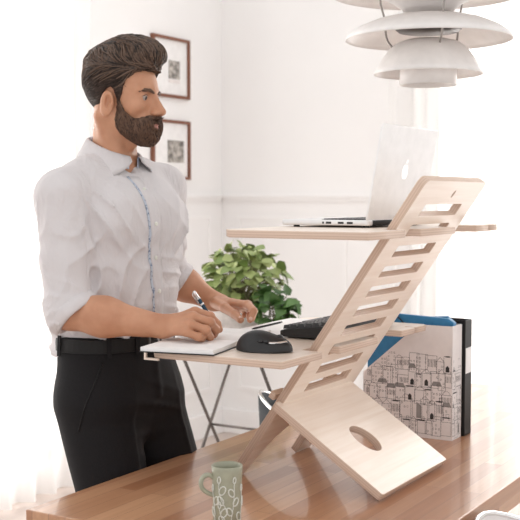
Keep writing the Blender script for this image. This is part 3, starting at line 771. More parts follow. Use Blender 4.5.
def leaf_mesh(mb, base, dirv, up, L, W, fold=.25, droop=.3):
    d = dirv / np.linalg.norm(dirv); s = np.cross(d, up); s /= np.linalg.norm(s) + 1e-9; u = np.cross(s, d)
    ws = [0, .62, .95, 1.0, .80, .45, 0]; V = []
    for i, w in enumerate(ws):
        t = i / 6; c = base + d * (L * t) + u * (-droop * L * t * t); wl = W * w
        if i == 0: V.append(c)
        elif i == 6: V.append(c)
        else:
            bk = d * (-.18 * L if i == 1 else 0)
            V += [c - s * wl + u * fold * wl + bk, c, c + s * wl + u * fold * wl + bk]
    F = [(0, 1, 2), (0, 2, 3)]
    for i in range(4): a = 1 + 3 * i; F += [(a, a + 3, a + 4, a + 1), (a + 1, a + 4, a + 5, a + 2)]
    F += [(13, 16, 14), (14, 16, 15)]
    mb.add(V, F)
def plant(name, label, c, rpot, hpot, crown_c, crown_r, nleaf, mleaf, seed, L=.05, pot_m=M_pot):
    r = np.random.default_rng(seed); root = thing(name, label, 'plant', c, 'green leafy plants on the side table')
    lathe('pot', [(0, 0), (rpot * .8, 0), (rpot * .86, .006), (rpot * 1.0, hpot), (rpot * 1.04, hpot + .006), (rpot * .95, hpot + .004), (rpot * .9, hpot - .02), (0, hpot - .02)], pot_m, c, root, 40)
    lathe('soil', [(0, hpot - .008), (rpot * .9, hpot - .012), (rpot * .88, hpot - .03), (0, hpot - .03)], M_soil, c, root, 24)
    st = MB(); lf = MB(); cc = np.array(crown_c); cr = np.array(crown_r)
    for i in range(nleaf):
        v = r.normal(size=3); v /= np.linalg.norm(v); rad = r.uniform(.55, 1.0) ** .5; p = cc + v * cr * rad
        if p[2] < c[2] + .012: p[2] = c[2] + .012 + r.uniform(0, .03)
        out = (p - cc) / cr; dv = out * [1, 1, .35] + r.normal(size=3) * .35 + np.array([0, 0, -.1])
        up = np.array([0, 0, 1.0]) * .8 + out * .7 + r.normal(size=3) * .35
        leaf_mesh(lf, p, dv, up, L * r.uniform(.7, 1.25), L * r.uniform(.36, .52), fold=r.uniform(.05, .35), droop=r.uniform(.1, .5))
        if i % 2 == 0:
            b0 = c + np.array([r.normal() * rpot * .3, r.normal() * rpot * .3, hpot - .012]); m_ = (b0 + p) / 2 + np.array([0, 0, .03])
            st.tube(spline([b0, m_, p], 6), [.0026, .002, .002, .0018, .0016, .0014, .0012][:len(spline([b0, m_, p], 6))], 5)
    st.build('stems', M_stem, root, True); lf.build('foliage', mleaf, root, True)
    return root
tc = np.array([Xc[0], Xc[1] - .14, TZ + .022])
def pp(u, v, Z): return cpt(u, v, Z)
c1 = pp(236, 330, 4.30); c1[2] = TZ + .022
cr1 = pp(242, 275, 4.30)
plant('potted_plant', 'tall bright green leafy plant in the pale pot behind the left hand', c1, .115, .115, pp(245, 274, 4.30), (.135, .15, .115), 215, M_leaf, 3, .050)
cr1b = pp(258, 262, 4.28)
c2 = pp(283, 330, 4.18); c2[2] = TZ + .022
plant('potted_plant', 'low dark green plant trailing beside the keyboard, right of the bright one', c2, .07, .08, pp(274, 306, 4.15), (.06, .08, .07), 80, M_leafd, 4, .05)
c3 = pp(216, 330, 4.45); c3[2] = TZ + .022

# ================================================================== CHAIRS
def shell_chair(label, cx, cy, rot, seat_z, top_z):
    root = thing('shell_chair', label, 'chair', (cx, cy, 0), None)
    def w(x, y, z): c, s = math.cos(rot), math.sin(rot); return np.array([cx + x * c - y * s, cy + x * s + y * c, z])
    # shell surface: seat + wrap-around back, local -y is the front
    nu, nv = 28, 16; V = []
    for i in range(nu + 1):
        a = -2.3 + 4.6 * i / nu                    # angle around the seat, 0 = back
        for j in range(nv + 1):
            t = j / nv
            rr = .235 * min(1, t / .45) ** .8 + .03 * max(0, t - .45)
            back = max(0, t - .40) / .60; hgt = (top_z - seat_z) * (.45 + .55 * math.exp(-(a / 1.25) ** 2)); z = seat_z + back ** 1.3 * hgt + (.012 * (1 - min(1, t / .4)))
            V.append(w(rr * math.sin(a) * 1.05, rr * math.cos(a), z))
    F = [(i * (nv + 1) + j, (i + 1) * (nv + 1) + j, (i + 1) * (nv + 1) + j + 1, i * (nv + 1) + j + 1) for i in range(nu) for j in range(nv)]
    o = vobj('shell', V, F, M_felt if cy > 1.2 else M_card, root, True); s = o.modifiers.new('s', 'SOLIDIFY'); s.thickness = .012; s.offset = 0
    mb = MB(); mb.tube([np.array(V[i * (nv + 1) + nv]) + [0, 0, .004] for i in range(nu + 1)], .0065, 10); mb.build('rim', M_chrome, root, True)
    for sx in (-1, 1):
        for sy in (-1, 1):
            mb = MB(); mb.tube([w(sx * .10, sy * .10, seat_z - .012), w(sx * .22, sy * .21, 0)], .008, 8); mb.build('leg', M_chrome, root, True)
    mb = MB()
    for a_ in (0, 1): mb.tube([w(-.11, -.1 + .2 * a_, seat_z - .014), w(.11, -.1 + .2 * a_, seat_z - .014)], .007, 8)
    mb.build('seat_frame', M_chrome, root, True); return root
q = at(333, 393, b=1.70); zt_ = at(262, 392, b=1.93)[2]
shell_chair('dark grey shell chair with metal rim, standing behind the desk', q[0], 1.70, TH, .42, zt_)
q = at(492, 514, z=.742)
shell_chair('pale shell chair with chrome rim, tucked in front of the desk at the corner', q[0] - .01, q[1] - .235, math.radians(8), .44, .738)

# ================================================================== THE MAN
man = thing('person', 'bearded man in a white shirt standing behind the desk, writing in a notebook', 'person', (2.10, 1.68, 0))
f32 = np.float32
# ---- head frame: origin on the eye line in the middle of the head, x forward, y to his left, z up
HO = np.array([2.090, 1.621, 1.615]); HS = .93
yaw = np.array([.17, -.985, 0]); yaw /= np.linalg.norm(yaw); pt_ = math.radians(3)
hx3 = yaw * math.cos(pt_) - ZA * math.sin(pt_); hy3 = np.cross(ZA, yaw); hz3 = np.cross(hx3, hy3)
roll = math.radians(-2)
hy3, hz3 = hy3 * math.cos(roll) + hz3 * math.sin(roll), hz3 * math.cos(roll) - hy3 * math.sin(roll)
HR = np.stack([hx3, hy3, hz3], 1)           # columns = axes; world = HO + HR @ local
def toloc(P): return ((P - HO.astype(f32)) @ HR.astype(f32)) / f32(HS)
def tow(p): return HO + HR @ (np.array(p, float) * HS)
def head_local(q):
    x, y, z = q[..., 0], q[..., 1], q[..., 2]; s = np.stack([x, np.abs(y), z], -1)
    f = S_ell(q, (-.012, 0, .032), (.090, .0745, .083))
    f = smin(f, S_ell(q, (.026, 0, .010), (.060, .064, .072)), .02)          # forehead and temples
    f = smin(f, S_ell(q, (.026, 0, -.045), (.054, .052, .058)), .025)        # middle face
    f = smin(f, S_cone(s, (-.006, .050, -.050), (.062, .018, -.094), .017, .017), .022)  # jaw line
    f = smin(f, S_ell(q, (.070, 0, -.096), (.022, .024, .017)), .014)        # chin
    f = smin(f, S_ell(s, (.052, .044, -.030), (.024, .019, .018)), .018)     # cheekbone
    f = smin(f, S_ell(s, (.072, .022, -.068), (.018, .024, .022)), .016)     # muzzle
    f = smin(f, S_cone(s, (.080, .006, .016), (.068, .046, .014), .009, .008), .012)  # brow
    f = smax(f, -S_ell(s, (.098, .032, -.001), (.024, .020, .0125)), .010)   # eye socket
    f = smin(f, S_ell(s, (.0655, .0315, -.001), (.0150, .0165, .0135)), .004)  # lids
    f = smax(f, -S_cone(s, (.0845, .022, -.0035), (.077, .044, -.004), .0032, .0024), .0012)
    n = S_cone(q, (.082, 0, .008), (.109, 0, -.034), .0065, .0092)
    n = smin(n, S_ell(q, (.108, 0, -.037), (.0115, .0095, .0085)), .006)
    n = smin(n, S_ell(s, (.096, .0125, -.041), (.0115, .0070, .0075)), .006)
    n = smin(n, S_cone(q, (.086, 0, -.02), (.096, 0, -.042), .010, .0105), .008)
    f = smin(f, n, .009)
    f = smax(f, -S_ell(s, (.1015, .0068, -.0475), (.005, .0032, .003)), .002)
    f = smin(f, S_cone(s, (.0985, .0, -.0668), (.086, .021, -.0712), .0048, .0026), .004)   # upper lip
    f = smin(f, S_cone(s, (.0960, .0, -.0775), (.086, .019, -.0735), .0056, .0028), .004)   # lower lip
    
    # ear
    e0 = np.array([-.006, .0765, -.025])
    er = S_ell(s - np.array([0, 0, 0], f32), e0, (.0185, .0085, .032))
    tl = s - e0.astype(f32)
    er = smax(er, -S_ell(s, e0 + [.004, .011, .004], (.0110, .0135, .0185)), .003)
    er = smin(er, S_cone(s, e0 + [.010, .002, -.004], e0 + [.009, .0, -.012], .0035, .0035), .003)
    er = smin(er, S_cone(s, e0 + [-.004, .0045, .012], e0 + [-.006, .004, -.008], .0028, .0026), .003)
    f = smin(f, er, .006)
    return f
NB0 = np.array([2.096, 1.660, 1.44]); NB1 = tow((-.022, 0, -.055))
def head_f(P):
    q = toloc(P); f = head_local(q) * HS
    nk = S_cone(P, NB0, NB1, .054, .050)
    nk = smin(nk, S_cone(P, tow((-.035, .052, -.055)), NB0 + [.02, -.045, -.01], .016, .014), .02)   # neck muscles
    nk = smin(nk, S_cone(P, tow((-.035, -.052, -.055)), NB0 + [-.02, -.045, -.01], .016, .014), .02)
    nk = smin(nk, S_ell(P, NB0 * .45 + NB1 * .55 + np.array([.0, -.053, -.005]), (.012, .012, .014)), .012)
    return smin(f, nk, .022)

# ---- arms and hands
def piece(fn, lo, hi, h): return surface(fn, lo, hi, h)
RS, RE = np.array([1.918, 1.668, 1.380]), np.array([1.895, 1.630, 1.122])
RW = at(163, 326.5, a=1.965)
LS, LE = np.array([2.270, 1.640, 1.400]), np.array([2.365, 1.700, 1.175])
LW = at(213, 301, a=2.43)
def hand(P, W, joints, rads, thumb, palm, k=.0045):
    """joints: four fingers of four points each, first = knuckle"""
    mc_ = np.mean([j[0] for j in joints], axis=0)
    f = S_cone(P, W, W * .6 + mc_ * .4, .0235, .022)
    for j, r in zip(joints, rads):
        f = smin(f, S_cone(P, W * .72 + j[0] * .28, j[0], .0145, r * 1.18), .012)       # metacarpals inside the palm
    g = None
    for j, r in zip(joints, rads):
        c = S_chain(P, j, [r * 1.12, r * 1.04, r * .95, r * .80], .003)
        c = smin(c, S_ell(P, j[1], (r * 1.14,) * 3), .003)
        f = smin(f, c, k)
    th = S_chain(P, thumb, [.0155, .0128, .0112, .0088], .005)
    return smin(f, th, .009)
A_ = lambda u, v, a: at(u, v, a=a)
Rj = [[A_(195, 312, 2.005), A_(210, 316.5, 2.022), A_(217, 324, 2.036), A_(219.5, 329.5, 2.046)],
      [A_(193, 317, 1.984), A_(210, 322.5, 2.002), A_(216, 330, 2.026), A_(214, 335, 2.040)],
      [A_(190, 324.5, 1.964), A_(206, 330, 1.980), A_(210, 337, 2.005), A_(205, 341, 2.024)],
      [A_(186, 332, 1.948), A_(199, 337, 1.960), A_(202, 342, 1.982), A_(197, 344.5, 2.0)]]
Rt = [A_(176, 322, 1.995), A_(192, 320, 2.045), A_(208, 321, 2.066), A_(218, 327, 2.064)]
Lj = [[A_(231, 303, 2.395), A_(247, 304.5, 2.378), A_(253.5, 311, 2.352), A_(250, 320, 2.335)],
      [A_(233, 303, 2.418), A_(248, 304.5, 2.404), A_(254, 311, 2.380), A_(252, 319, 2.362)],
      [A_(233, 305, 2.440), A_(247, 307, 2.428), A_(251, 313, 2.405), A_(249, 318, 2.388)],
      [A_(232, 308, 2.460), A_(243, 310, 2.450), A_(246, 314, 2.430), A_(244, 317.5, 2.415)]]
Lt = [A_(216, 303, 2.400), A_(225, 308, 2.365), A_(235, 314.5, 2.338), A_(240.5, 320.5, 2.318)]
for H_ in (Rj, Lj):
    for j in H_:
        for p in j: p[2] = max(p[2], ZL + .0195)
for p in Rt + Lt: p[2] = max(p[2], ZL + .0205)
def rarm(P):
    m = RE * .62 + RW * .38
    f = S_cone(P, RE, m, .041, .040); f = smin(f, S_cone(P, m, RW, .041, .0255), .03)
    f = smin(f, S_cone(P, RE + [0, .0, .05], RE, .036, .038), .02)
    return smin(f, hand(P, RW, Rj, [.0098, .0100, .0094, .0082], Rt, None), .012)
def larm(P):
    m = LE * .62 + LW * .38
    f = S_cone(P, LE, m, .043, .040); f = smin(f, S_cone(P, m, LW, .040, .0255), .03)
    f = smin(f, S_cone(P, LE + [0, .0, .05], LE, .036, .038), .02)
    return smin(f, hand(P, LW, Lj, [.0096, .0098, .0092, .0080], Lt, None), .012)
def core(P):
    f = S_ell(P, (2.10, 1.665, 1.25), (.135, .080, .22)); f = smin(f, S_ell(P, (2.10, 1.66, .95), (.13, .085, .13)), .05)
    f = smin(f, S_cone(P, NB0 + [0, 0, -.03], NB0 + [0, 0, .03], .06, .055), .04)
    for S, E_2 in ((RS, RE), (LS, LE)): f = smin(f, S_cone(P, S, E_2, .036, .034), .03)
    for sx, hp_, kn, ft in LEGS: f = smin(f, S_chain(P, [hp_, kn, ft], [.07, .048, .034], .02), .04)
    return f
LEGS = [(-1, np.array([2.022, 1.652, .93]), np.array([2.012, 1.560, .50]), np.array([2.00, 1.64, .09])),
        (1, np.array([2.180, 1.640, .93]), np.array([2.240, 1.530, .50]), np.array([2.245, 1.62, .09]))]
parts_ = [piece(head_f, tow((0, 0, 0)) - [.16, .16, .16], tow((0, 0, 0)) + [.16, .16, .14], .0016),
          piece(lambda P: S_cone(P, NB0, NB1, .054, .050), NB0 - [.09, .09, .07], NB0 + [.09, .09, .05], .003)]
def bounds(pts, m): pts = np.array(pts); return pts.min(0) - m, pts.max(0) + m
lo, hi = bounds([RE, RW] + [p for j in Rj for p in j] + Rt, .062); parts_.append(piece(rarm, lo, hi, .0019))
lo, hi = bounds([LE, LW] + [p for j in Lj for p in j] + Lt, .062); parts_.append(piece(larm, lo, hi, .0019))
parts_.append(piece(core, (1.82, 1.52, .05), (2.45, 1.83, 1.52), .008))
V = []; F = []; o_ = 0
for v, f in parts_: V.append(v); F.append(f + o_); o_ += len(v)
body = link('body', fastmesh(np.vstack(V), np.vstack(F)), [M_skin, M_lip], man, True)
sm = body.modifiers.new('smooth', 'SMOOTH'); sm.factor = .5; sm.iterations = 1
# lips get their own colour
me = body.data; cen = np.empty(len(me.polygons) * 3, f32); me.polygons.foreach_get('center', cen); cen = cen.reshape(-1, 3); q = toloc(cen)
lipm = (q[:, 0] > .080) & (np.abs(q[:, 1]) < .0235) & (np.abs(q[:, 2] + .0725) < .0092 * (1 - (np.abs(q[:, 1]) / .026) ** 2) + .0008)
me.polygons.foreach_set('material_index', lipm.astype(np.int32))
# nails
def nail(p, d, up, name='fingernail'):
    d = d / np.linalg.norm(d); s = np.cross(d, up); s /= np.linalg.norm(s); u = np.cross(s, d)
    mb = MB(); V = []
    for i in range(5):
        for j in range(5):
            x = (i / 4 - .5) * .0095; y = (j / 4 - .5) * .0085; V.append(p + d * x + s * y * (1 - .3 * abs(x / .005) ** 2) + u * (-(y / .0085) ** 2 * .006))
    F = [(i * 5 + j, (i + 1) * 5 + j, (i + 1) * 5 + j + 1, i * 5 + j + 1) for i in range(4) for j in range(4)]
    return V, F
M_nail = mat('nail', (.66, .42, .33), .3)
for j, up in ((Lj[0], np.array([-.6, -.6, .5])), (Lt, np.array([-.4, -.2, 1.0]))):
    d = j[3] - j[2]; u = up - d * (up @ d) / (d @ d); u /= np.linalg.norm(u)
    V, F = nail(j[3] + u * .0088, d, u); o = vobj('fingernail', V, F, M_nail, man, True); s = o.modifiers.new('s', 'SOLIDIFY'); s.thickness = .001; s.offset = 0
# ---- eyes
for sy in (-1, 1):
    c = tow((.0680, sy * .0320, -.0030))
    mb = MB(); bm = bmesh.new(); bmesh.ops.create_uvsphere(bm, u_segments=24, v_segments=16, radius=.0127*HS)
    bm.transform(Matrix.Translation(c)); me = bpy.data.meshes.new('m'); bm.to_mesh(me); bm.free(); eye = link('eye', me, M_eye, man, True)
    g = np.array([.93, .0, -.22]); g /= np.linalg.norm(g); gw = HR @ g
    bm = bmesh.new(); bmesh.ops.create_uvsphere(bm, u_segments=16, v_segments=10, radius=.0068*HS); bm.transform(Matrix.Translation(c + gw * .0066)); me = bpy.data.meshes.new('m'); bm.to_mesh(me); bm.free()
    ir = link('iris', me, M_iris, eye, True)
    ir.location = -(wloc(eye)) if False else Vector((0, 0, 0))

for sy in (-1, 1):
    P_ = []
    for u in np.linspace(0, 1, 9):
        y_ = .0205 + .025 * u; zc = -.0018 + .0052 * math.sin(PI * min(1, u * .95 + .03)) ** .8 - .002 * u
        xs_ = np.linspace(.12, .05, 140).astype(f32); q_ = np.stack([xs_, np.full_like(xs_, sy * y_), np.full_like(xs_, zc)], -1); v_ = head_local(q_); i_ = int(np.argmax(v_ < .0002)); P_.append(tow((xs_[i_], sy * y_, zc)))
    mb = MB(); mb.tube(P_, [.0003, .0007, .0009, .0010, .0010, .0010, .0010, .0008, .0003], 6); mb.build('eyelashes', M_beard, man, True)

# ---- hair
def interp(x, xs, ys): return np.interp(x, xs, ys).astype(f32)
def hairline(x): return interp(x, [-.13, -.085, -.055, -.032, -.026, -.010, .004, .010, .020, .030, .036, .050, .066, .080, .11], [-.040, -.052, -.060, -.045, -.006, .014, .018, .010, -.020, .000, .034, .056, .064, .068, .072])
def hair_thick(q):
    x, y, z = q[..., 0], q[..., 1], q[..., 2]
    top = np.clip((z - .035) / .05, 0, 1); low = np.clip((z + .06) / .11, 0, 1)
    return .0022 + .007 * low + .012 * top * top
def hair_f(P):
    q = toloc(P); x, y, z = q[..., 0], q[..., 1], q[..., 2]
    skull = S_ell(q, (-.012, 0, .032), (.090, .0745, .083)); skull = smin(skull, S_ell(q, (.026, 0, .010), (.060, .064, .072)), .02)
    f = skull - hair_thick(q)
    f = np.maximum(f, (hairline(x) - z) * .8)
    quiff = S_ell(q, (.060, -.004, .106), (.046, .052, .034))
    quiff = smin(quiff, S_ell(q, (.012, 0, .116), (.066, .058, .036)), .02)
    quiff = smin(quiff, S_ell(q, (-.044, 0, .086), (.058, .060, .040)), .02)
    f = smin(f, quiff, .012)
    gr = np.sin((y * 1.0 + .25 * z + .12 * np.sin(x * 40)) * 420) * .0011 * np.clip((z - .05) / .03, 0, 1)
    return f + gr
lo, hi = tow((0, 0, 0)) - [.17, .17, .12], tow((0, 0, 0)) + [.17, .17, .19]
hV, hF = surface(hair_f, lo, hi, .0026)
hair = link('hair', fastmesh(hV, hF), M_hair, man, True)
def gradf(fn, P, e=.0015):
    g = np.stack([fn(P + np.array(d, f32) * e) - fn(P - np.array(d, f32) * e) for d in ((1, 0, 0), (0, 1, 0), (0, 0, 1))], -1)
    return g / (np.linalg.norm(g, axis=-1, keepdims=True) + 1e-9)
def grow(fn, roots, dirfn, steps, L, lift, r0, jitter, name, m, parent, sides=4):
    """locks combed over a surface: trace from roots along a direction field, following the surface"""
    P = roots.astype(f32).copy(); n = len(P); tr = [P.copy()]; g0 = gradf(fn, P)
    off = lift * rng.uniform(.3, 1.0, (n, 1)).astype(f32); Ls = (L * rng.uniform(.6, 1.2, (n, 1))).astype(f32); jit = rng.normal(size=(n, 3)).astype(f32) * jitter
    d_prev = None
    for s in range(steps):
        g = gradf(fn, P); d = dirfn(P) + jit; d = d - g * (d * g).sum(-1, keepdims=True); d /= np.linalg.norm(d, axis=-1, keepdims=True) + 1e-9
        P = P + d * Ls / steps; v = fn(P)[:, None]; g = gradf(fn, P); P = P - g * (v - 0); tr.append(P.copy())
    mb_V = []; mb_F = []; base = 0
    T = np.stack(tr, 1)                                   # n, steps+1, 3
    prof = np.sin(np.linspace(.12, 1, steps + 1) * PI * .93) ** .7
    for i in range(n):
        gi = g0[i]
        pts = T[i] + gi * (off[i] * np.linspace(0.15, 1, steps + 1)[:, None] ** .8)
        V, F = tube_data(pts, r0 * rng.uniform(.7, 1.3) * prof + .0001, sides, False)
        mb_V.append(np.array(V)); mb_F.append(np.array(F) + base); base += len(V)
    return link(name, fastmesh(np.vstack(mb_V), np.vstack(mb_F)), m, parent, True)
def hair_dir(P):
    q = toloc(P); x, y, z = q[..., 0], q[..., 1], q[..., 2]
    top = np.clip((z - .055) / .04, 0, 1); back = np.clip((-.06 - x) / .04, 0, 1); front = np.clip((x - .04) / .05, 0, 1)
    w_ = np.clip((z - .108) / .03, 0, 1)
    ux, uz = -.40 - .7 * w_, 1.0 - 1.0 * w_ + .5 * front * w_                      # top: swept up, then back over the crown
    lx_, lz_ = -1 + 0 * x, -.45 + 0 * x                                            # sides: combed back and down
    ux, uz = ux * (1 - back) + -.45 * back, uz * (1 - back) - 1.0 * back
    d = np.stack([ux * top + lx_ * (1 - top), -.10 * top, uz * top + lz_ * (1 - top)], -1)
    return d @ HR.T.astype(f32)
hq = toloc(hV.astype(f32)); gz_ = gradf(hair_f, hV.astype(f32)); skin_side = head_local(hq) > .0012
topm = np.where(skin_side & (hq[:, 2] > .052))[0]; lowm = np.where(skin_side & (hq[:, 2] <= .055))[0]
grow(hair_f, hV[rng.choice(topm, 1500)], hair_dir, 7, .062, .0045, .0017, .10, 'hair_locks', M_hair, hair)
grow(hair_f, hV[rng.choice(lowm, 2200)], hair_dir, 4, .020, .0012, .0007, .12, 'short_hair', M_hair2, hair)
# front hairline quiff locks, rising from the forehead
fr = np.where(skin_side & (hq[:, 0] > .055) & (hq[:, 2] > .060))[0]
grow(hair_f, hV[rng.choice(fr, 420)], hair_dir, 7, .055, .006, .0019, .10, 'quiff_locks', M_hair, hair)

# ---- beard
def beard_f(P):
    q = toloc(P); x, y, z = q[..., 0], q[..., 1], q[..., 2]; ay = np.abs(y)
    top = interp(x, [-.01, .004, .010, .018, .026, .036, .046, .058, .068, .076, .090, .12], [-.05, -.035, .006, .000, -.022, -.040, -.050, -.058, -.060, -.058, -.050, -.050])
    th = .0032 + .0038 * np.clip((-.045 - z) / .05, 0, 1) + .003 * np.clip((x - .03) / .05, 0, 1)
    th = th * np.clip((x - .006) / .016, .15, 1) * (.42 + .58 * np.clip((np.sqrt(y * y + (z + .0725) ** 2) - .012) / .022, 0, 1))
    f = head_local(q) - th
    f = np.maximum(f, (z - top) * .75)
    # clean neck: lower boundary
    low = interp(x, [-.03, 0.0, .02, .05, .09], [-.064, -.078, -.098, -.122, -.130])
    f = np.maximum(f, (low - z) * .8)
    f = np.maximum(f, .0145 - x - .30 * np.clip(-.045 - z, 0, 1))
    lip = S_ell(np.stack([x, ay, z], -1), (.095, 0, -.0730), (.020, .0175, .0068))
    f = np.maximum(f, -lip)
    nose = S_ell(np.stack([x, ay, z], -1), (.102, 0, -.037), (.020, .021, .0125)); f = np.maximum(f, -nose)
    return f + noise3(q, 260, 3) * .0006
lo, hi = tow((0, 0, 0)) - [.13, .14, .17], tow((0, 0, 0)) + [.13, .14, .04]
bV, bF = surface(beard_f, lo, hi, .0020)
beard = link('beard', fastmesh(bV, bF), M_beard, man, True)
def beard_dir(P):
    q = toloc(P); x, y, z = q[..., 0], q[..., 1], q[..., 2]
    mst = np.clip((x - .078) / .01, 0, 1) * np.clip((z + .066) / .01, 0, 1)
    d = np.stack([.25 + 0 * x, np.sign(y) * .9 * mst, -1 + .3 * mst], -1); return d @ HR.T.astype(f32)
bq = toloc(bV.astype(f32)); bo = np.where(head_local(bq) > .0018)[0]
grow(beard_f, bV[rng.choice(bo, 2600)], beard_dir, 3, .011, .0022, .00065, .30, 'beard_strands', M_beard, beard, 3)
# eyebrows
for sy in (-1, 1):
    def brow_f(P):
        q = toloc(P); s = np.stack([q[..., 0], q[..., 1] * sy, q[..., 2]], -1)
        g = S_chain(s, [np.array(p) for p in ((.0905, .013, .0095), (.0885, .026, .0140), (.0780, .042, .0135), (.0700, .052, .0085))], [.0032, .0036, .0030, .0020], .004)
        return np.maximum(g, np.abs(head_local(q)) - .0026)
    c = tow((.082, sy * .032, .015)); V, F = surface(brow_f, c - [.035, .035, .03], c + [.035, .035, .03], .0013)
    br_ = link('eyebrow', fastmesh(V, F), M_beard, man, True)
    def bd(P): return np.tile((HR @ np.array([-.4, sy * 1.0, .15])).astype(f32), (len(P), 1))
    grow(brow_f, V[rng.choice(len(V), 110)], bd, 2, .009, .0012, .00045, .25, 'eyebrow_strands', M_beard, br_, 3)

# ---- shirt
def fold(P, d, wl, ph, warp=.0):
    d = np.array(d, f32); d /= np.linalg.norm(d); t = (P @ d) / wl + ph + warp * noise3(P, 14, 11)
    return (1 - np.abs(np.sin(t * PI)))**2 - .3
def torso(P, grow_=0.0):
    z = P[..., 2]
    zs = [.96, 1.02, 1.07, 1.14, 1.22, 1.30, 1.37, 1.42, 1.46]
    cx = interp(z, zs, [2.100, 2.100, 2.100, 2.100, 2.100, 2.100, 2.098, 2.096, 2.096]); cy = interp(z, zs, [1.672, 1.668, 1.662, 1.655, 1.650, 1.648, 1.655, 1.662, 1.668])
    rx = interp(z, zs, [.156, .155, .158, .163, .170, .178, .172, .145, .11]); ry = interp(z, zs, [.116, .115, .115, .113, .113, .112, .104, .088, .07])
    yw = math.radians(-10); x0 = P[..., 0] - cx; y0 = P[..., 1] - cy; x = x0 * math.cos(yw) + y0 * math.sin(yw); y = -x0 * math.sin(yw) + y0 * math.cos(yw)
    k0 = np.sqrt((np.abs(x) / rx) ** 2.4 + (np.abs(y) / ry) ** 2.4 + 1e-9) ** (2 / 2.4)
    return (k0 - 1) * np.minimum(rx, ry) * .85 - grow_
def unit(v): return v / np.linalg.norm(v)
RCD = unit(.75 * unit(RW - RE) + .66 * unit(RE - RS)); RC = RE + unit(RW - RE) * .018 + unit(RE - RS) * .006
LCD = unit(LW - LE); LC = LE * .66 + LW * .34
def shirt_f(P):
    z = P[..., 2]
    f = torso(P); f = smax(f, z - 1.462, .05)
    nb_ = np.array([2.098, 1.668, 1.475])
    for S, sg in ((RS, -1), (LS, 1)):
        f = smin(f, S_cone(P, nb_ + [sg * .04, 0, -.022], S + [0, .004, .0], .036, .050), .04)
    f = smin(f, S_ell(P, (2.035, 1.575, 1.33), (.07, .035, .06)), .05); f = smin(f, S_ell(P, (2.150, 1.560, 1.33), (.07, .035, .06)), .05)
    # sleeves
    def sleeve(S, E, C, seed, cd):
        g = S_cone(P, S, S * .45 + E * .55, .061, .053); g = smin(g, S_cone(P, S * .45 + E * .55, E, .053, .053), .02)
        g2 = S_cone(P, E, C, .053, .050)
        ax = (S - E) / np.linalg.norm(S - E)
        near = np.exp(-(np.linalg.norm(P - (E * .93 + S * .07).astype(f32), axis=-1) / .075) ** 2)
        far = np.exp(-(np.linalg.norm(P - (E * .5 + S * .5).astype(f32), axis=-1) / .09) ** 2)
        g = smin(g, g2, .02)
        g = g - .006 * near * fold(P, ax + np.array([.35, .25, 0]), .036, seed, .9) - .0065 * far * fold(P, ax + np.array([-.6, .4, 0]), .055, seed + .4, 1.2)
        return np.maximum(g, (P - C.astype(f32)) @ cd.astype(f32))
    sr = sleeve(RS, RE, RC, .1, RCD); sl_ = sleeve(LS, LE, LC, .6, LCD)
    # armhole seam crease
    f = smin(f, sr, .022); f = smin(f, sl_, .022)
    # body folds
    wst = np.exp(-((z - 1.06) / .055) ** 2); f = f - .008 * wst * fold(P, (.55, -.35, 1.0), .042, .2, 1.0)
    side = np.exp(-((z - 1.19) / .10) ** 2) * np.exp(-((P[..., 0] - 1.99) / .09) ** 2); f = f - .010 * side * fold(P, (-.9, .3, .62), .060, .15, .8)
    arm = np.exp(-(np.linalg.norm(P - np.array([1.985, 1.58, 1.33], f32), axis=-1) / .075) ** 2); f = f - .011 * arm * fold(P, (.75, -.2, 1.0), .048, .55, .6)
    arm2 = np.exp(-(np.linalg.norm(P - np.array([2.22, 1.55, 1.30], f32), axis=-1) / .085) ** 2); f = f - .009 * arm2 * fold(P, (-.8, -.2, 1.0), .052, .3, .6)
    ch = np.exp(-((z - 1.25) / .13) ** 2); f = f - .0038 * ch * fold(P, (.4, .3, .7), .085, .9, 1.6)
    f = f + .0018 * noise3(P, 22, 5)
    # neck opening
    f = smax(f, -S_cone(P, np.array([2.097, 1.662, 1.40]), np.array([2.091, 1.645, 1.62]), .042, .066), .008)
    f = smax(f, -S_ell(P, (2.080, 1.592, 1.468), (.022, .036, .034)), .006)
    return smax(f, 1.0 - z, .006)
lo = np.array([1.78, 1.44, .97]); hi = np.array([2.50, 1.86, 1.53])
sV, sF = surface(shirt_f, lo, hi, .0042)
shirt = link('shirt', fastmesh(sV, sF), M_shirt, man, True)
# rolled cuffs
def cuff(C, d, r0, name):
    d = np.array(d); u = np.cross(d, ZA); u /= np.linalg.norm(u); v = np.cross(u, d)
    prof_ = [(-.030, r0 + .002), (-.024, r0 + .0085), (-.004, r0 + .0075), (.001, r0 + .004), (.001, r0 - .003), (-.010, r0 - .006), (-.030, r0 - .006)]
    V = []; n = 40
    for k in range(n):
        a = 2 * PI * k / n
        for x, r in prof_:
            rr = r + .0016 * math.sin(3 * a + 1) + .001 * math.sin(7 * a); xx = x + .004 * math.sin(a + .7)
            V.append(C + d * xx + rr * (math.cos(a) * u + math.sin(a) * v))
    m = len(prof_); F = [(k * m + i, ((k + 1) % n) * m + i, ((k + 1) % n) * m + (i + 1) % m, k * m + (i + 1) % m) for k in range(n) for i in range(m)]
    o = vobj(name, V, F, M_shirt, shirt, True); recalc(o.data); o.location = (0, 0, 0); return o
cuff(RC + RCD * .004, RCD, .0525, 'cuff'); cuff(LC + LCD * .003, LCD, .047, 'cuff')
def shirt_front(x, z, off=.0):
    """point on the shirt's front at (x,z)"""
    ys = np.linspace(1.40, 1.62, 120).astype(f32); P = np.stack([np.full_like(ys, x), ys, np.full_like(ys, z)], -1); v = shirt_f(P); i = np.argmax(v < 0)
    if not (v < 0).any(): ys[0] = 1.600; i = 0
    y = ys[i] if i == 0 else ys[i - 1] + (ys[i] - ys[i - 1]) * v[i - 1] / (v[i - 1] - v[i])
    return np.array([x, y - off, z])
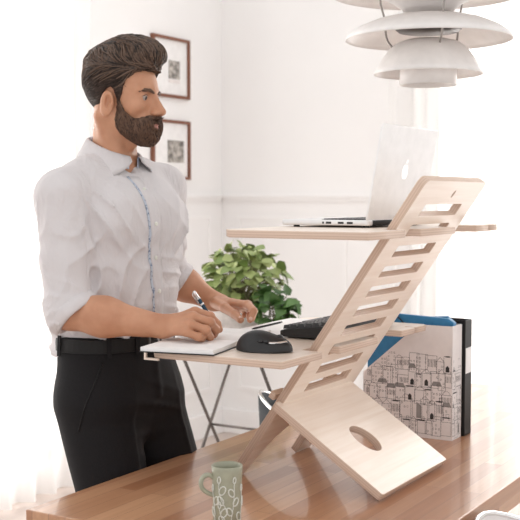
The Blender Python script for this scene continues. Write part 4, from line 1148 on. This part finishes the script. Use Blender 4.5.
zsn = np.linspace(1.0, 1.425, 46)
def pl_x(z): return float(np.interp(z, [1.0, 1.1, 1.3, 1.43], [2.116, 2.106, 2.072, 2.062])) + .012 * math.sin((z - 1.0) * 7) * .6 + .004
def strip(name, x0, x1, off, m, parent, thick=.002):
    V = []; nn = 6
    for z in zsn:
        for i in range(nn): x = pl_x(z) + x0 + (x1 - x0) * i / (nn - 1); V.append(shirt_front(x, z, off))
    F = [(j * nn + i, j * nn + i + 1, (j + 1) * nn + i + 1, (j + 1) * nn + i) for j in range(len(zsn) - 1) for i in range(nn - 1)]
    o = vobj(name, V, F, m, parent, True); o.location = (0, 0, 0); s = o.modifiers.new('s', 'SOLIDIFY'); s.thickness = thick; s.offset = 0; return o
strip('placket', -.014, .016, .0022, M_shirt, shirt); strip('placket_lining', -.0195, -.0125, .0012, M_lining, shirt)
for z in (1.395, 1.315, 1.235, 1.155, 1.075):
    p = shirt_front(pl_x(z) + .001, z, .0036); mb = MB(); mb.tube([p + [0, .0012, 0], p + [0, .0004, 0], p - [0, .0012, 0], p - [0, .0010, 0]], [.0052, .0056, .0050, .0034], 16)
    o = mb.build('button', M_glaze, shirt, True); o.location = (0, 0, 0)
# collar
def collar():
    c0 = np.array([2.092, 1.664, 1.490]); n = 60; rows = 9; V = []; L = []
    half = math.radians(163)
    for i in range(n + 1):
        u = i / n * 2 - 1; ph = u * half                   # 0 = back of the neck, +-half = front opening
        sx, sy = math.sin(ph), math.cos(ph)
        fr_ = (1 - sy) / 2                               # 0 back .. 1 front
        ztop = 1.522 - .050 * fr_ ** 1.1; st = .036 - .006 * fr_
        r = .0555 + .004 * fr_
        el = lambda r_, zz_: c0 * [1, 1, 0] + np.array([sx * r_ * 1.0, sy * r_ * 1.04 - .010 * fr_ * 0 - .008, zz_]) + np.array([0, -.06 * (1.5 - zz_) * fr_, 0])
        au = abs(u); leaf_l = float(np.interp(au, [0, .40, .62, .68, .73, 1.0], [.038, .043, .062, .070, .062, .010])); tipw = max(0, 1 - abs(au - .67) / .2)
        V.append(el(r - .003, ztop - st)); V.append(el(r - .0015, ztop - .006)); V.append(el(r + .001, ztop)); V.append(el(r + .005, ztop - .002))
        for k, t in enumerate((.25, .5, .75, 1.0)):
            out_ = .005 + (.010 + .020 * leaf_l / .06) * t * min(1, leaf_l / .03)
            V.append(el(r + out_, ztop - .002 - leaf_l * t))
        V.append(el(r + out_ - .0025, ztop - .002 - leaf_l + .001))
    F = [(i * rows + j, (i + 1) * rows + j, (i + 1) * rows + j + 1, i * rows + j + 1) for i in range(n) for j in range(rows - 1)]
    o = vobj('collar', V, F, [M_shirt, M_lining], shirt, True); o.location = (0, 0, 0)
    for i, p in enumerate(o.data.polygons):
        if i % (rows - 1) < 2: p.material_index = 1
    s = o.modifiers.new('s', 'SOLIDIFY'); s.thickness = .0022; s.offset = 0
collar()

# ---- trousers, belt, shoes
def trousers_f(P):
    z = P[..., 2]; x = P[..., 0]
    zs = [.86, .90, .94, .98, 1.02, 1.05]
    cx, cy = 2.100, interp(z, zs, [1.630, 1.636, 1.645, 1.653, 1.660, 1.663]); rx = interp(z, zs, [.178, .178, .174, .168, .160, .158]); ry = interp(z, zs, [.100, .104, .107, .108, .108, .109])
    x0 = P[..., 0] - cx; y0 = P[..., 1] - cy
    k0 = np.sqrt((np.abs(x0) / rx) ** 2.3 + (np.abs(y0) / ry) ** 2.3 + 1e-9) ** (2 / 2.3); pel = (k0 - 1) * .13 * .85
    pel = smax(pel, .875 - z, .04)
    f = None
    for sg, hp_, kn, ft in LEGS:
        g = S_cone(P, hp_ + [0, .005, -.04], kn, .098, .074); g = smin(g, S_cone(P, kn, ft, .070, .058), .03)
        crease = P[..., 0] - (hp_[0] + (kn[0] - hp_[0]) * np.clip((.93 - z) / .43, 0, 1))
        g = g - .004 * np.exp(-(crease / .006) ** 2) * (P[..., 1] < hp_[1])
        f = g if f is None else np.minimum(f, g)
    f = smin(pel, f, .035); f = smin(f, S_ell(P, (2.10, 1.635, .86), (.10, .09, .085)), .03)
    cr = np.exp(-(np.linalg.norm(P - np.array([2.10, 1.57, .86], f32), axis=-1) / .10) ** 2)
    f = f - .006 * cr * fold(P, (.5 , 0, 1.0), .06, .2, .8) + .0014 * noise3(P, 16, 8)
    f = f - .004 * np.exp(-((x - 2.108) / .010) ** 2) * (P[..., 1] < 1.6) * (z > .90)
    f = smax(f, z - 1.054, .004)
    f = smax(f, .045 - z, .004)
    return f
tV, tF = surface(trousers_f, (1.86, 1.44, .03), (2.36, 1.86, 1.07), .0055)
pants = link('trousers', fastmesh(tV, tF), M_pants, man, True)
def tr_pt(ang, z, off):
    c = np.array([2.10, 1.668, z]); d = np.array([math.sin(ang), -math.cos(ang), 0]); ts = np.linspace(.06, .26, 90).astype(f32)
    P = (c + np.outer(ts, d)).astype(f32); v = trousers_f(P); i = np.argmax(v > 0); t = ts[i - 1] + (ts[i] - ts[i - 1]) * (-v[i - 1]) / (v[i] - v[i - 1]) if i > 0 else .16
    return c + d * (t + off)
n = 72; V = []
for k in range(n):
    a = 2 * PI * k / n
    for z, o_ in ((1.018, .001), (1.019, .0045), (1.049, .0045), (1.050, .001)): V.append(tr_pt(a, min(z, 1.046), o_) * [1, 1, 0] + [0, 0, z])
F = [(k * 4 + i, ((k + 1) % n) * 4 + i, ((k + 1) % n) * 4 + (i + 1) % 4, k * 4 + (i + 1) % 4) for k in range(n) for i in range(4)]
belt = vobj('belt', V, F, M_belt, man, False); recalc(belt.data)
p = tr_pt(0.02, 1.034, .006); mb = MB()
for a, b in (((-.022, -.018), (.022, -.018)), ((.022, -.018), (.022, .018)), ((.022, .018), (-.022, .018)), ((-.022, .018), (-.022, -.018))): mb.tube([p + [a[0], 0, a[1]], p + [b[0], 0, b[1]]], .0024, 8)
o = mb.build('buckle', M_steel, belt, True); o.location = (0, 0, 0)
for a in (-1.75, -.95, -.45, .5, 1.0, 1.9, 2.8):
    q0, q1 = tr_pt(a, 1.01, .007), tr_pt(a, 1.044, .007); q0[2] = 1.009; q1[2] = 1.057; mb = MB(); s = np.array([math.cos(a), math.sin(a), 0]) * .005; d = np.array([math.sin(a), -math.cos(a), 0]) * .0015
    mb.add([q0 - s - d, q0 + s - d, q0 + s + d, q0 - s + d, q1 - s - d, q1 + s - d, q1 + s + d, q1 - s + d], [(0, 3, 2, 1), (4, 5, 6, 7), (0, 1, 5, 4), (1, 2, 6, 5), (2, 3, 7, 6), (3, 0, 4, 7)])
    o = mb.build('belt_loop', M_pants, pants); o.location = (0, 0, 0)
# slanted front pockets
for sg in (-1, 1):
    P_ = [tr_pt(sg * (1.05 + .32 * t), 1.0 - .16 * t, .0012) for t in np.linspace(0, 1, 12)]
    mb = MB(); mb.tube(P_, .0016, 6); o = mb.build('pocket_edge', M_belt, pants, True); o.location = (0, 0, 0)
for sg, hp_, kn, ft in LEGS:
    def shoe_f(P, ft=ft):
        c = ft * [1, 1, 0]; f = S_cone(P, c + [0, .03, .045], c + [sg * .012, -.15, .034], .043, .036); f = smin(f, S_cone(P, c + [0, .02, .05], c + [0, .02, .10], .04, .04), .02)
        return np.maximum(f, -P[..., 2])
    c = ft * [1, 1, 0]; V, F = surface(shoe_f, c + [-.08, -.22, -.01], c + [.08, .12, .14], .005); link('shoe', fastmesh(V, F), M_belt, man, True)

# ---- pen in the right hand
tip = at(219.5, 331.5, z=ZL + .0125); top_ = at(193.5, 291, a=tip[0] - .035)
d = (top_ - tip); L = np.linalg.norm(d); d /= L
pen = thing('pen', 'dark blue and silver ballpoint pen held in the writing hand', 'pen', tip)
mb = MB(); mb.tube([tip, tip + d * .004, tip + d * .016], [.0006, .0012, .0036], 12); mb.build('tip', M_chrome, pen, True)
mb = MB(); mb.tube([tip + d * .016, tip + d * L * .35, tip + d * L * .80], [.0040, .0046, .0044], 14); mb.build('barrel', M_pen, pen, True)
mb = MB(); mb.tube([tip + d * L * .66, tip + d * (L * .66 + .004)], .0049, 14); mb.build('ring', M_chrome, pen, True)
mb = MB(); mb.tube([tip + d * L * .80, tip + d * L * .98, tip + d * L], [.0045, .0036, .0020], 14); mb.build('cap', M_chrome, pen, True)
cl = np.cross(d, FWD); cl /= np.linalg.norm(cl); mb = MB(); mb.tube([tip + d * L * .97 + cl * .004, tip + d * L * .93 + cl * .0075, tip + d * L * .70 + cl * .0062], .0012, 6); mb.build('clip', M_chrome, pen, True)

# ================================================================== LIGHT
w = bpy.data.worlds.new('world'); SC.world = w; w.use_nodes = True; nt = w.node_tree; bg = nt.nodes['Background']
bg.inputs['Color'].default_value = (1.0, .985, .975, 1); bg.inputs['Strength'].default_value = 1.0
def area(name, loc, tgt, sx, sy, power, color=(1, 1, 1)):
    l = bpy.data.lights.new(name, 'AREA'); l.shape = 'RECTANGLE'; l.size = sx; l.size_y = sy; l.energy = power; l.color = color
    o = bpy.data.objects.new(name, l); COL.objects.link(o); o.location = loc
    d = Vector(tgt) - Vector(loc); o.rotation_euler = d.to_track_quat('-Z', 'Y').to_euler(); return o
area('daylight_back_window', (WA + .45, 1.05, 1.5), (WA - 2, 1.05, 1.3), 1.3, 2.5, 95, (1, .98, .96))
area('daylight_left_window', (2.6, WB + .45, 1.5), (2.6, WB - 2, 1.3), 2.4, 2.5, 90, (1, .98, .96))
SC.view_settings.view_transform = 'Standard'; SC.view_settings.look = 'None'; SC.view_settings.exposure = 0.14; SC.view_settings.gamma = 1.0; SC.view_settings.use_curve_mapping = False
